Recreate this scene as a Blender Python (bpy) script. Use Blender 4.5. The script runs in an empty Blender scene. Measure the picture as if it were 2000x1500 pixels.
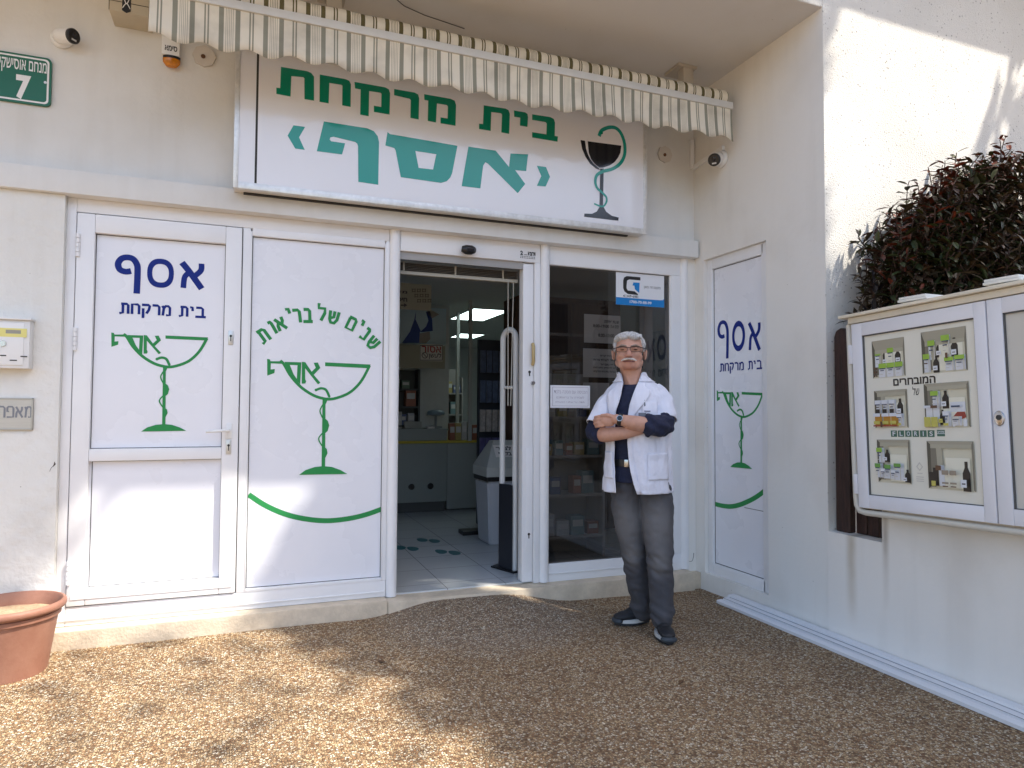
import bpy, bmesh, math, random
from mathutils import Vector, Matrix, noise
from mathutils.geometry import tessellate_polygon
random.seed(7)
SC = bpy.context.scene
COL = SC.collection
R = math.radians

# ------------------------------------------------------------------ camera, sky, sun, exposure
FPX, CAMZ = 1320.72, 1.28
YAW, PIT, ROL = R(21.05), R(2.097), R(0.3356)
FWD = Vector((math.sin(YAW)*math.cos(PIT), math.cos(YAW)*math.cos(PIT), math.sin(PIT)))
_r = Vector((math.cos(YAW), -math.sin(YAW), 0)); _u = _r.cross(FWD)
RGT = _r*math.cos(ROL) + _u*math.sin(ROL)
UPV = -_r*math.sin(ROL) + _u*math.cos(ROL)
cd = bpy.data.cameras.new('camera'); cam = bpy.data.objects.new('camera', cd); COL.objects.link(cam)
M = Matrix((RGT, UPV, -FWD)).transposed().to_4x4(); M.translation = (0, 0, CAMZ)
cam.matrix_world = M
cd.sensor_width = 36; cd.lens = FPX/2000*36; cd.clip_start = .05; cd.clip_end = 500
SC.camera = cam

SUN_TO = Vector((1.2, -1.0, 2.24)).normalized()          # direction towards the sun
ELEV = math.asin(SUN_TO.z)
w = bpy.data.worlds.new('World'); SC.world = w; w.use_nodes = True
nt = w.node_tree; nt.nodes.clear()
sky = nt.nodes.new('ShaderNodeTexSky'); sky.sky_type = 'NISHITA'; sky.sun_disc = False
sky.sun_elevation = ELEV; sky.sun_rotation = math.atan2(SUN_TO.x, SUN_TO.y)
sky.air_density = 1.0; sky.dust_density = 2.0; sky.ozone_density = 1.0
bg = nt.nodes.new('ShaderNodeBackground'); bg.inputs[1].default_value = 0.15
wo = nt.nodes.new('ShaderNodeOutputWorld')
nt.links.new(sky.outputs[0], bg.inputs[0]); nt.links.new(bg.outputs[0], wo.inputs[0])
sl = bpy.data.lights.new('sun', 'SUN'); sl.energy = 3.3; sl.angle = R(0.9); sl.color = (1.0, .93, .82)
sun = bpy.data.objects.new('sun', sl); COL.objects.link(sun)
sun.rotation_euler = SUN_TO.to_track_quat('Z', 'Y').to_euler(); sun.location = (6, -5, 12)
SC.view_settings.view_transform = 'Standard'; SC.view_settings.look = 'None'
SC.view_settings.exposure = 1.36; SC.view_settings.gamma = 1
SC.cycles.max_bounces = 8; SC.cycles.diffuse_bounces = 5; SC.cycles.transparent_max_bounces = 12

# ------------------------------------------------------------------ calibrated helpers: a photo pixel on a known real plane
def ray(px, py): return FWD*FPX + RGT*(px-1000) - UPV*(py-750)
def onY(px, py, Y):
    d = ray(px, py); t = Y/d.y; return Vector((d.x*t, Y, CAMZ+d.z*t))
def onX(px, py, X):
    d = ray(px, py); t = X/d.x; return Vector((X, d.y*t, CAMZ+d.z*t))
def onZ(px, py, Z):
    d = ray(px, py); t = (Z-CAMZ)/d.z; return Vector((d.x*t, d.y*t, Z))

# ------------------------------------------------------------------ materials
MATS = {}
def mat(name, col, rough=.6, metal=0, var=0, vscale=8, bump=0, bscale=60, col2=None, spec=.5, stretch=None, emit=0, bdist=.01):
    if name in MATS: return MATS[name]
    m = bpy.data.materials.new(name); m.use_nodes = True; MATS[name] = m
    t = m.node_tree; p = t.nodes['Principled BSDF']
    p.inputs['Base Color'].default_value = (*col, 1); p.inputs['Roughness'].default_value = rough
    p.inputs['Metallic'].default_value = metal; p.inputs['Specular IOR Level'].default_value = spec
    tc = t.nodes.new('ShaderNodeTexCoord'); src = tc.outputs['Object']
    if stretch:
        mp = t.nodes.new('ShaderNodeMapping'); mp.inputs['Scale'].default_value = stretch
        t.links.new(src, mp.inputs[0]); src = mp.outputs[0]
    if var or col2:
        n = t.nodes.new('ShaderNodeTexNoise'); n.inputs['Scale'].default_value = vscale; n.inputs['Detail'].default_value = 5
        n.inputs['Roughness'].default_value = .65
        t.links.new(src, n.inputs['Vector'])
        rp = t.nodes.new('ShaderNodeValToRGB'); rp.color_ramp.elements[0].position = .32; rp.color_ramp.elements[1].position = .68
        c2 = col2 or tuple(min(1, c*(1+var)) for c in col)
        c1 = col if col2 else tuple(c*(1-var) for c in col)
        rp.color_ramp.elements[0].color = (*c1, 1); rp.color_ramp.elements[1].color = (*c2, 1)
        t.links.new(n.outputs[0], rp.inputs[0]); t.links.new(rp.outputs[0], p.inputs['Base Color'])
    if bump:
        n2 = t.nodes.new('ShaderNodeTexNoise'); n2.inputs['Scale'].default_value = bscale; n2.inputs['Detail'].default_value = 4
        t.links.new(src, n2.inputs['Vector'])
        b = t.nodes.new('ShaderNodeBump'); b.inputs['Strength'].default_value = bump; b.inputs['Distance'].default_value = bdist
        t.links.new(n2.outputs[0], b.inputs['Height']); t.links.new(b.outputs[0], p.inputs['Normal'])
    if emit:
        p.inputs['Emission Color'].default_value = (*col, 1); p.inputs['Emission Strength'].default_value = emit
    return m

def nodes(m): return m.node_tree, m.node_tree.nodes, m.node_tree.links

def plaster(name, col, dirt=(.42, .38, .31), bump=.35, bscale=45, streak=.35, pits=0, stain_low=0):
    """painted plaster with faint stains, rain streaks and small pits"""
    if name in MATS: return MATS[name]
    m = mat(name, col, .85, bump=bump, bscale=bscale, bdist=.012, spec=.25)
    t, N, L = nodes(m); p = N['Principled BSDF']
    tc = N.new('ShaderNodeTexCoord')
    mp = N.new('ShaderNodeMapping'); mp.inputs['Scale'].default_value = (5, 5, .5); L.new(tc.outputs['Object'], mp.inputs[0])
    n1 = N.new('ShaderNodeTexNoise'); n1.inputs['Scale'].default_value = 2.2; n1.inputs['Detail'].default_value = 6; L.new(mp.outputs[0], n1.inputs['Vector'])
    n2 = N.new('ShaderNodeTexNoise'); n2.inputs['Scale'].default_value = 1.6; n2.inputs['Detail'].default_value = 7; L.new(tc.outputs['Object'], n2.inputs['Vector'])
    r1 = N.new('ShaderNodeMapRange'); r1.inputs[1].default_value = .5; r1.inputs[2].default_value = .85; r1.inputs[4].default_value = streak; L.new(n1.outputs[0], r1.inputs[0])
    r2 = N.new('ShaderNodeMapRange'); r2.inputs[1].default_value = .5; r2.inputs[2].default_value = .8; r2.inputs[4].default_value = .28; L.new(n2.outputs[0], r2.inputs[0])
    ad = N.new('ShaderNodeMath'); ad.operation = 'ADD'; ad.use_clamp = True; L.new(r1.outputs[0], ad.inputs[0]); L.new(r2.outputs[0], ad.inputs[1])
    mx = N.new('ShaderNodeMix'); mx.data_type = 'RGBA'; mx.inputs[6].default_value = (*col, 1); mx.inputs[7].default_value = (*dirt, 1)
    L.new(ad.outputs[0], mx.inputs[0]); out = mx.outputs[2]
    # pits / dark specks
    v = N.new('ShaderNodeTexVoronoi'); v.inputs['Scale'].default_value = 34 if pits else 13; L.new(tc.outputs['Object'], v.inputs['Vector'])
    n3 = N.new('ShaderNodeTexNoise'); n3.inputs['Scale'].default_value = 6 if pits else 3; L.new(tc.outputs['Object'], n3.inputs['Vector'])
    r3 = N.new('ShaderNodeMapRange'); r3.inputs[1].default_value = .21 if pits else .045; r3.inputs[2].default_value = .13 if pits else .02; L.new(v.outputs['Distance'], r3.inputs[0])
    r4 = N.new('ShaderNodeMapRange'); r4.inputs[1].default_value = .38 if pits else .56; r4.inputs[2].default_value = .62; r4.inputs[4].default_value = .8; L.new(n3.outputs[0], r4.inputs[0])
    mu = N.new('ShaderNodeMath'); mu.operation = 'MULTIPLY'; L.new(r3.outputs[0], mu.inputs[0]); L.new(r4.outputs[0], mu.inputs[1])
    m2 = N.new('ShaderNodeMix'); m2.data_type = 'RGBA'; m2.inputs[7].default_value = (.2, .18, .15, 1)
    L.new(mu.outputs[0], m2.inputs[0]); L.new(out, m2.inputs[6]); out = m2.outputs[2]
    L.new(out, p.inputs['Base Color'])
    if pits:   # coarse thrown stucco
        b = [n for n in N if n.bl_idname == 'ShaderNodeBump'][0]
        v2 = N.new('ShaderNodeTexVoronoi'); v2.inputs['Scale'].default_value = 150; v2.feature = 'F1'; L.new(tc.outputs['Object'], v2.inputs['Vector'])
        b2 = N.new('ShaderNodeBump'); b2.inputs['Strength'].default_value = .45; b2.inputs['Distance'].default_value = .006
        L.new(v2.outputs['Distance'], b2.inputs['Height']); L.new(b.outputs[0], b2.inputs['Normal']); L.new(b2.outputs[0], p.inputs['Normal'])
    return m

W_FAC = lambda: plaster('facade_plaster', (.735, .735, .72), bump=.16, bscale=30, streak=.16)
W_LOW = lambda: plaster('rough_plaster', (.74, .735, .70), bump=.9, bscale=17, streak=.12)
W_SIDE = lambda: plaster('side_plaster', (.79, .77, .73), bump=.12, bscale=24, streak=.14)
W_FRONT = lambda: plaster('stucco', (.74, .715, .66), bump=.3, bscale=120, streak=.1, pits=1)
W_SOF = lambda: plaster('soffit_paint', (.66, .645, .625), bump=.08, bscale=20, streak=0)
W_GARD = lambda: plaster('garden_plaster', (.81, .785, .745), bump=.15, bscale=22, streak=.14)
PVC = lambda: mat('white_frame', (.80, .80, .81), .32, var=.03, vscale=3)
def PANEL():
    if 'panel_white' in MATS: return MATS['panel_white']
    m = mat('panel_white', (.79, .80, .85), .26, var=.012, vscale=1.5); t, N, L = nodes(m)     # film with faint smudges and waves
    tc = N.new('ShaderNodeTexCoord'); n = N.new('ShaderNodeTexNoise'); n.inputs['Scale'].default_value = 3.5; n.inputs['Detail'].default_value = 7; L.new(tc.outputs['Object'], n.inputs[0])
    r = N.new('ShaderNodeMapRange'); r.inputs[1].default_value = .35; r.inputs[2].default_value = .7; r.inputs[3].default_value = .24; r.inputs[4].default_value = .33; L.new(n.outputs[0], r.inputs[0]); L.new(r.outputs[0], N['Principled BSDF'].inputs['Roughness'])
    n2 = N.new('ShaderNodeTexNoise'); n2.inputs['Scale'].default_value = 1.2; n2.inputs['Detail'].default_value = 1; L.new(tc.outputs['Object'], n2.inputs[0])
    b = N.new('ShaderNodeBump'); b.inputs['Strength'].default_value = .08; b.inputs['Distance'].default_value = .05; L.new(n2.outputs[0], b.inputs['Height']); L.new(b.outputs[0], N['Principled BSDF'].inputs['Normal'])
    return m
GAP = lambda: mat('dark_gap', (.03, .03, .03), .8)
BLUE = lambda: mat('print_blue', (.006, .022, .20), .5, spec=.2)
GREEN = lambda: mat('print_green', (.030, .26, .075), .5, spec=.2)
BLACK = lambda: mat('black_plastic', (.012, .012, .014), .35)
WPL = lambda: mat('white_plastic', (.78, .78, .77), .35)

# ------------------------------------------------------------------ mesh helpers
def B(): return bmesh.new()
def box(bm, a, b, mi=0, bev=0):
    x0, y0, z0 = (min(a[i], b[i]) for i in range(3)); x1, y1, z1 = (max(a[i], b[i]) for i in range(3))
    vs = [bm.verts.new(p) for p in ((x0,y0,z0),(x1,y0,z0),(x1,y1,z0),(x0,y1,z0),(x0,y0,z1),(x1,y0,z1),(x1,y1,z1),(x0,y1,z1))]
    fs = [bm.faces.new([vs[i] for i in f]) for f in ((3,2,1,0),(4,5,6,7),(0,1,5,4),(1,2,6,5),(2,3,7,6),(3,0,4,7))]
    for f in fs: f.material_index = mi
    if bev:
        es = list({e for f in fs for e in f.edges})
        r = bmesh.ops.bevel(bm, geom=es, offset=bev, segments=2, affect='EDGES', profile=.6)
        for f in r['faces']: f.material_index = mi
    return fs
def obj(name, bm, mats=(), parent=None, smooth=None, loc=None):
    bmesh.ops.recalc_face_normals(bm, faces=bm.faces)
    me = bpy.data.meshes.new(name); bm.to_mesh(me); bm.free()
    return link(name, me, mats, parent, smooth, loc)
def link(name, me, mats=(), parent=None, smooth=None, loc=None):
    if not isinstance(mats, (list, tuple)): mats = [mats]
    for m in mats: me.materials.append(m)
    o = bpy.data.objects.new(name, me); COL.objects.link(o)
    if smooth is not None:
        for p in me.polygons: p.use_smooth = True
        if smooth < 3.1:
            try: me.set_sharp_from_angle(angle=smooth)
            except Exception: pass
    if loc: o.location = loc
    if parent: o.parent = parent
    return o
def tag(o, label=None, cat=None, group=None, kind=None):
    if label: o['label'] = label
    if cat: o['category'] = cat
    if group: o['group'] = group
    if kind: o['kind'] = kind
    return o
def thing(name, label, cat, loc=(0,0,0), group=None, kind=None):
    o = bpy.data.objects.new(name, None); COL.objects.link(o); o.empty_display_size = .1
    o.location = loc
    return tag(o, label, cat, group, kind)
def keep(o, parent):
    """parent a part built in world coordinates to a thing whose Empty has only a location"""
    o.parent = parent; o.location = -Vector(parent.location); return o
def part(name, bm, mats, parent, smooth=None, label=None):
    o = obj(name, bm, mats, None, smooth)
    o.parent = parent
    rt = parent
    off = Vector((0,0,0))
    while rt is not None:
        off += Vector(rt.location) ; rt = rt.parent
    o.location = -off
    if label: o['label'] = label
    return o
def tube(bm, pts, r, n=10, mi=0, cap=True, closed=False):
    pts = [Vector(p) for p in pts]; rs = r if isinstance(r, (list, tuple)) else [r]*len(pts)
    rings = []; up = Vector((0, 0, 1)); prev = None
    for i, p in enumerate(pts):
        a = pts[i-1] if (i > 0 or closed) else p; b = pts[(i+1) % len(pts)] if (i < len(pts)-1 or closed) else p
        d = (b-a).normalized()
        if prev is None:
            s = d.cross(up if abs(d.dot(up)) < .95 else Vector((1, 0, 0))).normalized()
        else:
            s = (prev - d*prev.dot(d)).normalized()
        prev = s; q = d.cross(s)
        rings.append([bm.verts.new(p + (s*math.cos(k*2*math.pi/n) + q*math.sin(k*2*math.pi/n))*rs[i]) for k in range(n)])
    m = len(rings)
    for i in range(m if closed else m-1):
        for k in range(n):
            f = bm.faces.new((rings[i][k], rings[i][(k+1) % n], rings[(i+1) % m][(k+1) % n], rings[(i+1) % m][k])); f.material_index = mi
    if cap and not closed:
        for rg in (rings[0][::-1], rings[-1]):
            f = bm.faces.new(rg); f.material_index = mi
def lathe(bm, prof, c, n=40, mi=0, axis='Z'):
    """prof: list of (radius, height)"""
    rings = []
    for r_, h in prof:
        ring = []
        for k in range(n):
            a = k*2*math.pi/n; x, y = r_*math.cos(a), r_*math.sin(a)
            p = {'Z': (x, y, h), 'Y': (x, h, y), 'X': (h, x, y)}[axis]
            ring.append(bm.verts.new(Vector(c)+Vector(p)))
        rings.append(ring)
    for a, b in zip(rings, rings[1:]):
        for k in range(n):
            f = bm.faces.new((a[k], a[(k+1) % n], b[(k+1) % n], b[k])); f.material_index = mi
    for rg in (rings[0][::-1], rings[-1]):
        if (rg[0].co-rg[n//2].co).length > 1e-4:
            f = bm.faces.new(rg); f.material_index = mi
def poly3(bm, loops, mi=0):
    """flat polygon with holes, loops of 3-D points"""
    loops = [[Vector(p) for p in l] for l in loops]
    flat = [p for l in loops for p in l]; vs = [bm.verts.new(p) for p in flat]
    for t in tessellate_polygon(loops):
        try: f = bm.faces.new([vs[i] for i in t]); f.material_index = mi
        except ValueError: pass
def smooth_path(pts, k=8):
    if len(pts) < 3: return [Vector(p) for p in pts]
    P = [Vector(p) for p in pts]; out = []
    for i in range(len(P)-1):
        p0 = P[max(i-1, 0)]; p1 = P[i]; p2 = P[i+1]; p3 = P[min(i+2, len(P)-1)]
        for j in range(k):
            t = j/k
            out.append(.5*((2*p1)+(p2-p0)*t+(2*p0-5*p1+4*p2-p3)*t*t+(3*p1-p0-3*p2+p3)*t**3))
    out.append(P[-1]); return out
def stroke2(pts, wd, k=8, wend=None, round_=False):
    """2-D ribbon outline around a smooth path"""
    P = smooth_path([(p[0], p[1]) for p in pts], k); n = len(P); L_, R_ = [], []
    for i, p in enumerate(P):
        d = (P[min(i+1, n-1)] - P[max(i-1, 0)]).normalized(); s = Vector((-d.y, d.x))
        h = .5*(wd + ((wend if wend is not None else wd)-wd)*i/(n-1))
        L_.append(p+s*h); R_.append(p-s*h)
    if round_:
        d = (P[-1]-P[-2]).normalized(); L_ += [P[-1]+(Vector((-d.y, d.x))*math.cos(a)+d*math.sin(a))*h for a in (.5, 1.0, 1.57, 2.1, 2.6)]
    return L_ + R_[::-1]
def text_mesh(s, size, off=0.0, rtl=False, align='LEFT', shear=0):
    c = bpy.data.curves.new('text', 'FONT'); c.body = s[::-1] if rtl else s; c.size = size; c.offset = off; c.align_x = align; c.shear = shear
    c.resolution_u = 4; c.fill_mode = 'FRONT'
    o = bpy.data.objects.new('text', c); COL.objects.link(o)
    dg = bpy.context.evaluated_depsgraph_get(); dg.update()
    me = bpy.data.meshes.new_from_object(o.evaluated_get(dg))
    vs = [(v.co.x, v.co.y) for v in me.vertices]; fs = [list(p.vertices) for p in me.polygons]
    bpy.data.objects.remove(o); bpy.data.curves.remove(c); bpy.data.meshes.remove(me)
    return vs, fs
def add_text(bm, s, fit, mp, mi=0, off=0.0, rtl=False, rot=0, keep_aspect=False):
    """text fitted into the 2-D box fit=(u0,v0,u1,v1); mp maps (u,v) -> 3-D"""
    vs, fs = text_mesh(s, 1.0, off, rtl)
    if not vs: return
    x0 = min(v[0] for v in vs); x1 = max(v[0] for v in vs); y0 = min(v[1] for v in vs); y1 = max(v[1] for v in vs)
    u0, v0, u1, v1 = fit; sx = (u1-u0)/max(x1-x0, 1e-6); sy = (v1-v0)/max(y1-y0, 1e-6)
    if keep_aspect: sx = sy = min(sx, sy)
    cu, cv = (u0+u1)/2, (v0+v1)/2; cx, cy = (x0+x1)/2, (y0+y1)/2; ca, sa = math.cos(rot), math.sin(rot)
    nv = []
    for x, y in vs:
        a, b = (x-cx)*sx, (y-cy)*sy
        nv.append(bm.verts.new(mp(cu+a*ca-b*sa, cv+a*sa+b*ca)))
    for f in fs:
        try: q = bm.faces.new([nv[i] for i in f]); q.material_index = mi
        except ValueError: pass
def flat_obj(name, loops_list, mp, m, parent):
    """print: list of (loops, mat_index) in (u,v)"""
    bm = B(); o = mp(0, 0); n = (mp(1, 0)-o).cross(mp(0, 1)-o).normalized()*.00018
    for i, (loops, mi) in enumerate(loops_list): poly3(bm, [[mp(*p)+n*i for p in l] for l in loops], mi)   # overlapping films lie on each other
    return part(name, bm, m, parent)
HEB = {   # letter: (width, strokes on a unit height)
 'ב': (1.2, [[(.08,1),(.66,1),(.84,.88),(.84,.06)], [(0,.04),(1.2,.04)]]), 'י': (.34, [[(0,1),(.26,1),(.30,.62)]]), 'ת': (.92, [[(.1,1),(.7,1),(.86,.86),(.86,0)], [(.30,.98),(.30,.10),(-.06,.03)]]),
 'מ': (.92, [[(.04,1),(.2,.74),(.1,0)], [(.2,.74),(.4,.99),(.68,.99),(.87,.82),(.87,.05),(.46,.05)]]), 'ר': (.78, [[(0,1),(.56,1),(.74,.86),(.74,0)]]), 'ק': (.88, [[(0,1),(.72,1),(.85,.9),(.76,.5),(.5,.12)], [(.14,.64),(.14,-.36)]]),
 'ח': (.88, [[(.1,0),(.1,1),(.68,1),(.84,.86),(.84,0)]]), 'ש': (1.05, [[(.03,1),(.1,.32),(.27,.05),(.66,.05),(.92,.34),(1.0,1)], [(.52,1),(.52,.52),(.14,.40)]]), 'נ': (.6, [[(.16,1),(.52,1),(.58,.9),(.58,.05),(0,.05)]]),
 'ם': (.92, [[(.02,1),(.72,1),(.87,.88),(.87,.05),(.12,.05),(.12,.98)]]), 'ל': (.82, [[(.1,1.38),(.1,.99),(.8,.99),(.8,.62),(.42,0)]]), 'א': (.95, [[(.04,1),(.93,0)], [(.84,1),(.82,.7),(.6,.44)], [(.32,.68),(.12,.42),(.08,0)]]), 'ו': (.42, [[(.06,1),(.34,1),(.40,.86),(.40,0)]]), 'פ': (.9, [[(.3,.56),(.06,.56),(.06,.9),(.18,1),(.7,1),(.86,.86),(.86,.05),(0,.05)]]), 'ה': (.88, [[(0,1),(.66,1),(.84,.86),(.84,0)], [(.16,.6),(.16,0)]]), ' ': (.5, [])}
def heb_word(s, u0, u1, v0, h, wd, sk=0):
    gap = .26; W = sum(HEB[c][0] for c in s)+gap*(len(s)-1); k = (u1-u0)/W; out = []; x = u1
    for c in s:
        cw = HEB[c][0]*k; x -= cw
        for st in HEB[c][1]: out.append(([stroke2([(x+a*k, v0+b*h+sk*(x+a*k-u0)) for a, b in st], wd, k=1)], 0))
        x -= gap*k
    return out
def heb_letter(c, u, v, w_, h, rot, wd):
    ca, sa = math.cos(rot), math.sin(rot); cw = HEB[c][0]; out = []
    for st in HEB[c][1]:
        P = [((a-cw/2)*w_, (b-.5)*h) for a, b in st]; out.append(([stroke2([(u+a*ca-b*sa, v+a*sa+b*ca) for a, b in P], wd, k=1)], 0))
    return out
#@@SETTING
# ------------------------------------------------------------------ ground
def sst(a, b, x):
    t = max(0, min(1, (x-a)/(b-a))); return t*t*(3-2*t)
def ground_z(x, y):
    z = .022*sst(3.3, 4.15, y)*(1-sst(.2, 2.6, x)) - .015*sst(3.3, 4.15, y)*sst(2, 3, x)
    z += .082*sst(3.55, 4.12, y)*sst(.62, 1.12, x)*(1-sst(1.5, 2.05, x))
    if 0 < y < 4.2 and -2 < x < 3.2: z += .006*noise.noise((x*1.3, y*1.3, 0))
    return z
def pebble_mat():
    m = mat('pebble_concrete', (.3, .2, .12), .8, spec=.3); t, N, L = nodes(m); p = N['Principled BSDF']
    tc = N.new('ShaderNodeTexCoord')
    wn = N.new('ShaderNodeTexNoise'); wn.inputs['Scale'].default_value = 40; L.new(tc.outputs['Object'], wn.inputs['Vector'])
    va = N.new('ShaderNodeVectorMath'); va.operation = 'MULTIPLY_ADD'; va.inputs[1].default_value = (.005, .005, .005); L.new(wn.outputs['Color'], va.inputs[0]); L.new(tc.outputs['Object'], va.inputs[2])
    v = N.new('ShaderNodeTexVoronoi'); v.inputs['Scale'].default_value = 100; v.inputs['Randomness'].default_value = .95; L.new(va.outputs[0], v.inputs['Vector'])
    sp = N.new('ShaderNodeSeparateColor'); L.new(v.outputs['Color'], sp.inputs[0])
    rp = N.new('ShaderNodeValToRGB'); rp.color_ramp.interpolation = 'CONSTANT'
    cols = [(.0, (.17, .088, .042)), (.14, (.34, .205, .105)), (.34, (.46, .315, .17)), (.54, (.56, .415, .245)), (.71, (.29, .15, .07)), (.79, (.60, .50, .36)), (.93, (.74, .65, .50))]
    e = rp.color_ramp.elements
    e[0].position, e[0].color = cols[0][0], (*cols[0][1], 1); e[1].position, e[1].color = cols[1][0], (*cols[1][1], 1)
    for ps, c in cols[2:]:
        q = e.new(ps); q.color = (*c, 1)
    L.new(sp.outputs[0], rp.inputs[0])
    # cement between the pebbles
    ve = N.new('ShaderNodeTexVoronoi'); ve.feature = 'DISTANCE_TO_EDGE'; ve.inputs['Scale'].default_value = 100; ve.inputs['Randomness'].default_value = .95; L.new(va.outputs[0], ve.inputs['Vector'])
    er = N.new('ShaderNodeMapRange'); er.inputs[1].default_value = .03; er.inputs[2].default_value = .17; L.new(ve.outputs['Distance'], er.inputs[0])
    mx = N.new('ShaderNodeMix'); mx.data_type = 'RGBA'; mx.inputs[6].default_value = (.16, .11, .065, 1); L.new(er.outputs[0], mx.inputs[0]); L.new(rp.outputs[0], mx.inputs[7])
    # large worn / grey patches
    n2 = N.new('ShaderNodeTexNoise'); n2.inputs['Scale'].default_value = 1.3; n2.inputs['Detail'].default_value = 7; n2.inputs['Roughness'].default_value = .7; L.new(tc.outputs['Object'], n2.inputs['Vector'])
    r2 = N.new('ShaderNodeMapRange'); r2.inputs[1].default_value = .45; r2.inputs[2].default_value = .78; r2.inputs[4].default_value = .8; L.new(n2.outputs[0], r2.inputs[0])
    m2 = N.new('ShaderNodeMix'); m2.data_type = 'RGBA'; m2.blend_type = 'MULTIPLY'; m2.inputs[7].default_value = (.62, .60, .60, 1); L.new(r2.outputs[0], m2.inputs[0]); L.new(mx.outputs[2], m2.inputs[6])
    # newer, greyer ramp with dark joints in front of the door
    sxy = N.new('ShaderNodeVectorMath'); sxy.operation = 'SUBTRACT'; sxy.inputs[1].default_value = (1.35, 4.0, 0); L.new(tc.outputs['Object'], sxy.inputs[0])
    sml = N.new('ShaderNodeVectorMath'); sml.operation = 'MULTIPLY'; sml.inputs[1].default_value = (1.25, 1.15, 0); L.new(sxy.outputs[0], sml.inputs[0])
    sln = N.new('ShaderNodeVectorMath'); sln.operation = 'LENGTH'; L.new(sml.outputs[0], sln.inputs[0])
    sad = N.new('ShaderNodeMath'); sad.operation = 'MULTIPLY_ADD'; sad.inputs[1].default_value = .5; L.new(n2.outputs[0], sad.inputs[0]); L.new(sln.outputs['Value'], sad.inputs[2])
    srm = N.new('ShaderNodeMapRange'); srm.inputs[1].default_value = 1.14; srm.inputs[2].default_value = .86; srm.inputs[4].default_value = .8; L.new(sad.outputs[0], srm.inputs[0])
    erd = N.new('ShaderNodeMapRange'); erd.inputs[1].default_value = .08; erd.inputs[2].default_value = .2; L.new(ve.outputs['Distance'], erd.inputs[0])
    rmp = N.new('ShaderNodeMix'); rmp.data_type = 'RGBA'; rmp.inputs[6].default_value = (.17, .135, .10, 1); L.new(erd.outputs[0], rmp.inputs[0])
    hsv = N.new('ShaderNodeHueSaturation'); hsv.inputs['Saturation'].default_value = .8; hsv.inputs['Value'].default_value = .98; L.new(rp.outputs[0], hsv.inputs['Color']); L.new(hsv.outputs[0], rmp.inputs[7])
    m3 = N.new('ShaderNodeMix'); m3.data_type = 'RGBA'; L.new(srm.outputs[0], m3.inputs[0]); L.new(m2.outputs[2], m3.inputs[6]); L.new(rmp.outputs[2], m3.inputs[7])
    L.new(m3.outputs[2], p.inputs['Base Color'])
    b = N.new('ShaderNodeBump'); b.inputs['Strength'].default_value = .7; b.inputs['Distance'].default_value = .006; L.new(er.outputs[0], b.inputs['Height']); L.new(b.outputs[0], p.inputs['Normal'])
    return m
def axis_vals(lo, hi, step, far):
    v = []; x = lo
    while x < hi+1e-6: v.append(x); x += step
    return sorted(set([-far, -far/3, lo-3, lo-1] + v + [hi+1, hi+3, far/3, far]))
bm = B()
xs = axis_vals(-1.6, 3.4, .08, 150); ys = axis_vals(1.2, 4.16, .06, 150)
gv = [[bm.verts.new((x, y, ground_z(x, y) if y <= 4.2 else -.03)) for y in ys] for x in xs]
for i in range(len(xs)-1):
    for j in range(len(ys)-1): bm.faces.new((gv[i][j], gv[i+1][j], gv[i+1][j+1], gv[i][j+1]))
tag(obj('ground', bm, pebble_mat(), smooth=3.2), kind='structure')

# ------------------------------------------------------------------ building
FY, WX, BY = 4.20, 3.07, 2.965        # shopfront plane, alcove side wall, front of the upper floor
SOF, BEAMB, BEAMT = 3.636, 2.40, 2.525
bld = thing('shop_building', 'cream plastered building with a recessed pharmacy shopfront under a deep soffit', 'building')
def bpart(name, bm, m, label=None, smooth=None): return part(name, bm, m, bld, smooth, label)
bm = B(); box(bm, (-7, 4.16, -.1), (-.941, 4.5, BEAMB-.002)); bpart('wall', bm, W_LOW(), 'rough plaster wall left of the side door')
bm = B(); box(bm, (-7, FY, BEAMT-.001), (WX, 4.5, SOF)); bpart('wall', bm, W_FAC(), 'smooth upper wall behind the shop sign')
bm = B(); box(bm, (-7, 4.122, BEAMB), (3.055, 4.5, BEAMT), bev=.006); bpart('lintel', bm, W_FAC(), smooth=.6)
# side wall with the opening of the narrow side panel
sy0, sy1, sz0, sz1 = 3.442, 4.085, .110, 2.375
bm = B()
for a, b in (((WX, BY, -.1), (3.4, sy0, SOF)), ((WX, sy0, -.1), (3.4, sy1, sz0)), ((WX, sy0, sz1), (3.4, sy1, SOF)), ((WX, sy1, -.1), (3.4, 4.5, SOF))): box(bm, a, b)
box(bm, (3.16, sy0, sz0), (3.4, sy1, sz1))
bmesh.ops.remove_doubles(bm, verts=bm.verts, dist=1e-5)
bpart('wall', bm, W_SIDE(), 'alcove side wall with the narrow white panel')
bm = B(); box(bm, (3.4, BY, -.1), (9, BY+.4, 8)); box(bm, (WX, BY, SOF), (3.4, BY+.4, 8)); bmesh.ops.remove_doubles(bm, verts=bm.verts, dist=1e-5)
bpart('wall', bm, W_FRONT(), 'speckled stucco wall in the sun above the bush')
bm = B(); box(bm, (WX+.001, BY-.003, -.1), (3.4, BY, 8)); bpart('wall', bm, W_FRONT(), 'stucco end of the alcove wall')
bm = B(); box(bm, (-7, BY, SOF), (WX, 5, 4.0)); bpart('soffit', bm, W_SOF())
bm = B(); box(bm, (-7, BY-.002, SOF+.004), (WX, BY, 8)); bpart('wall', bm, W_FRONT(), 'outer wall of the upper floor')
bm = B()                               # eave added unseen above the frame, slotted to throw the row of light dashes
box(bm, (3.1, 2.58, 4.72), (9, BY-.003, 4.80)); box(bm, (3.1, 2.49, 4.72), (9, 2.545, 4.80))
x = 3.1
while x < 9: box(bm, (x, 2.545, 4.72), (x+.10, 2.58, 4.80)); x += .178
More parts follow.
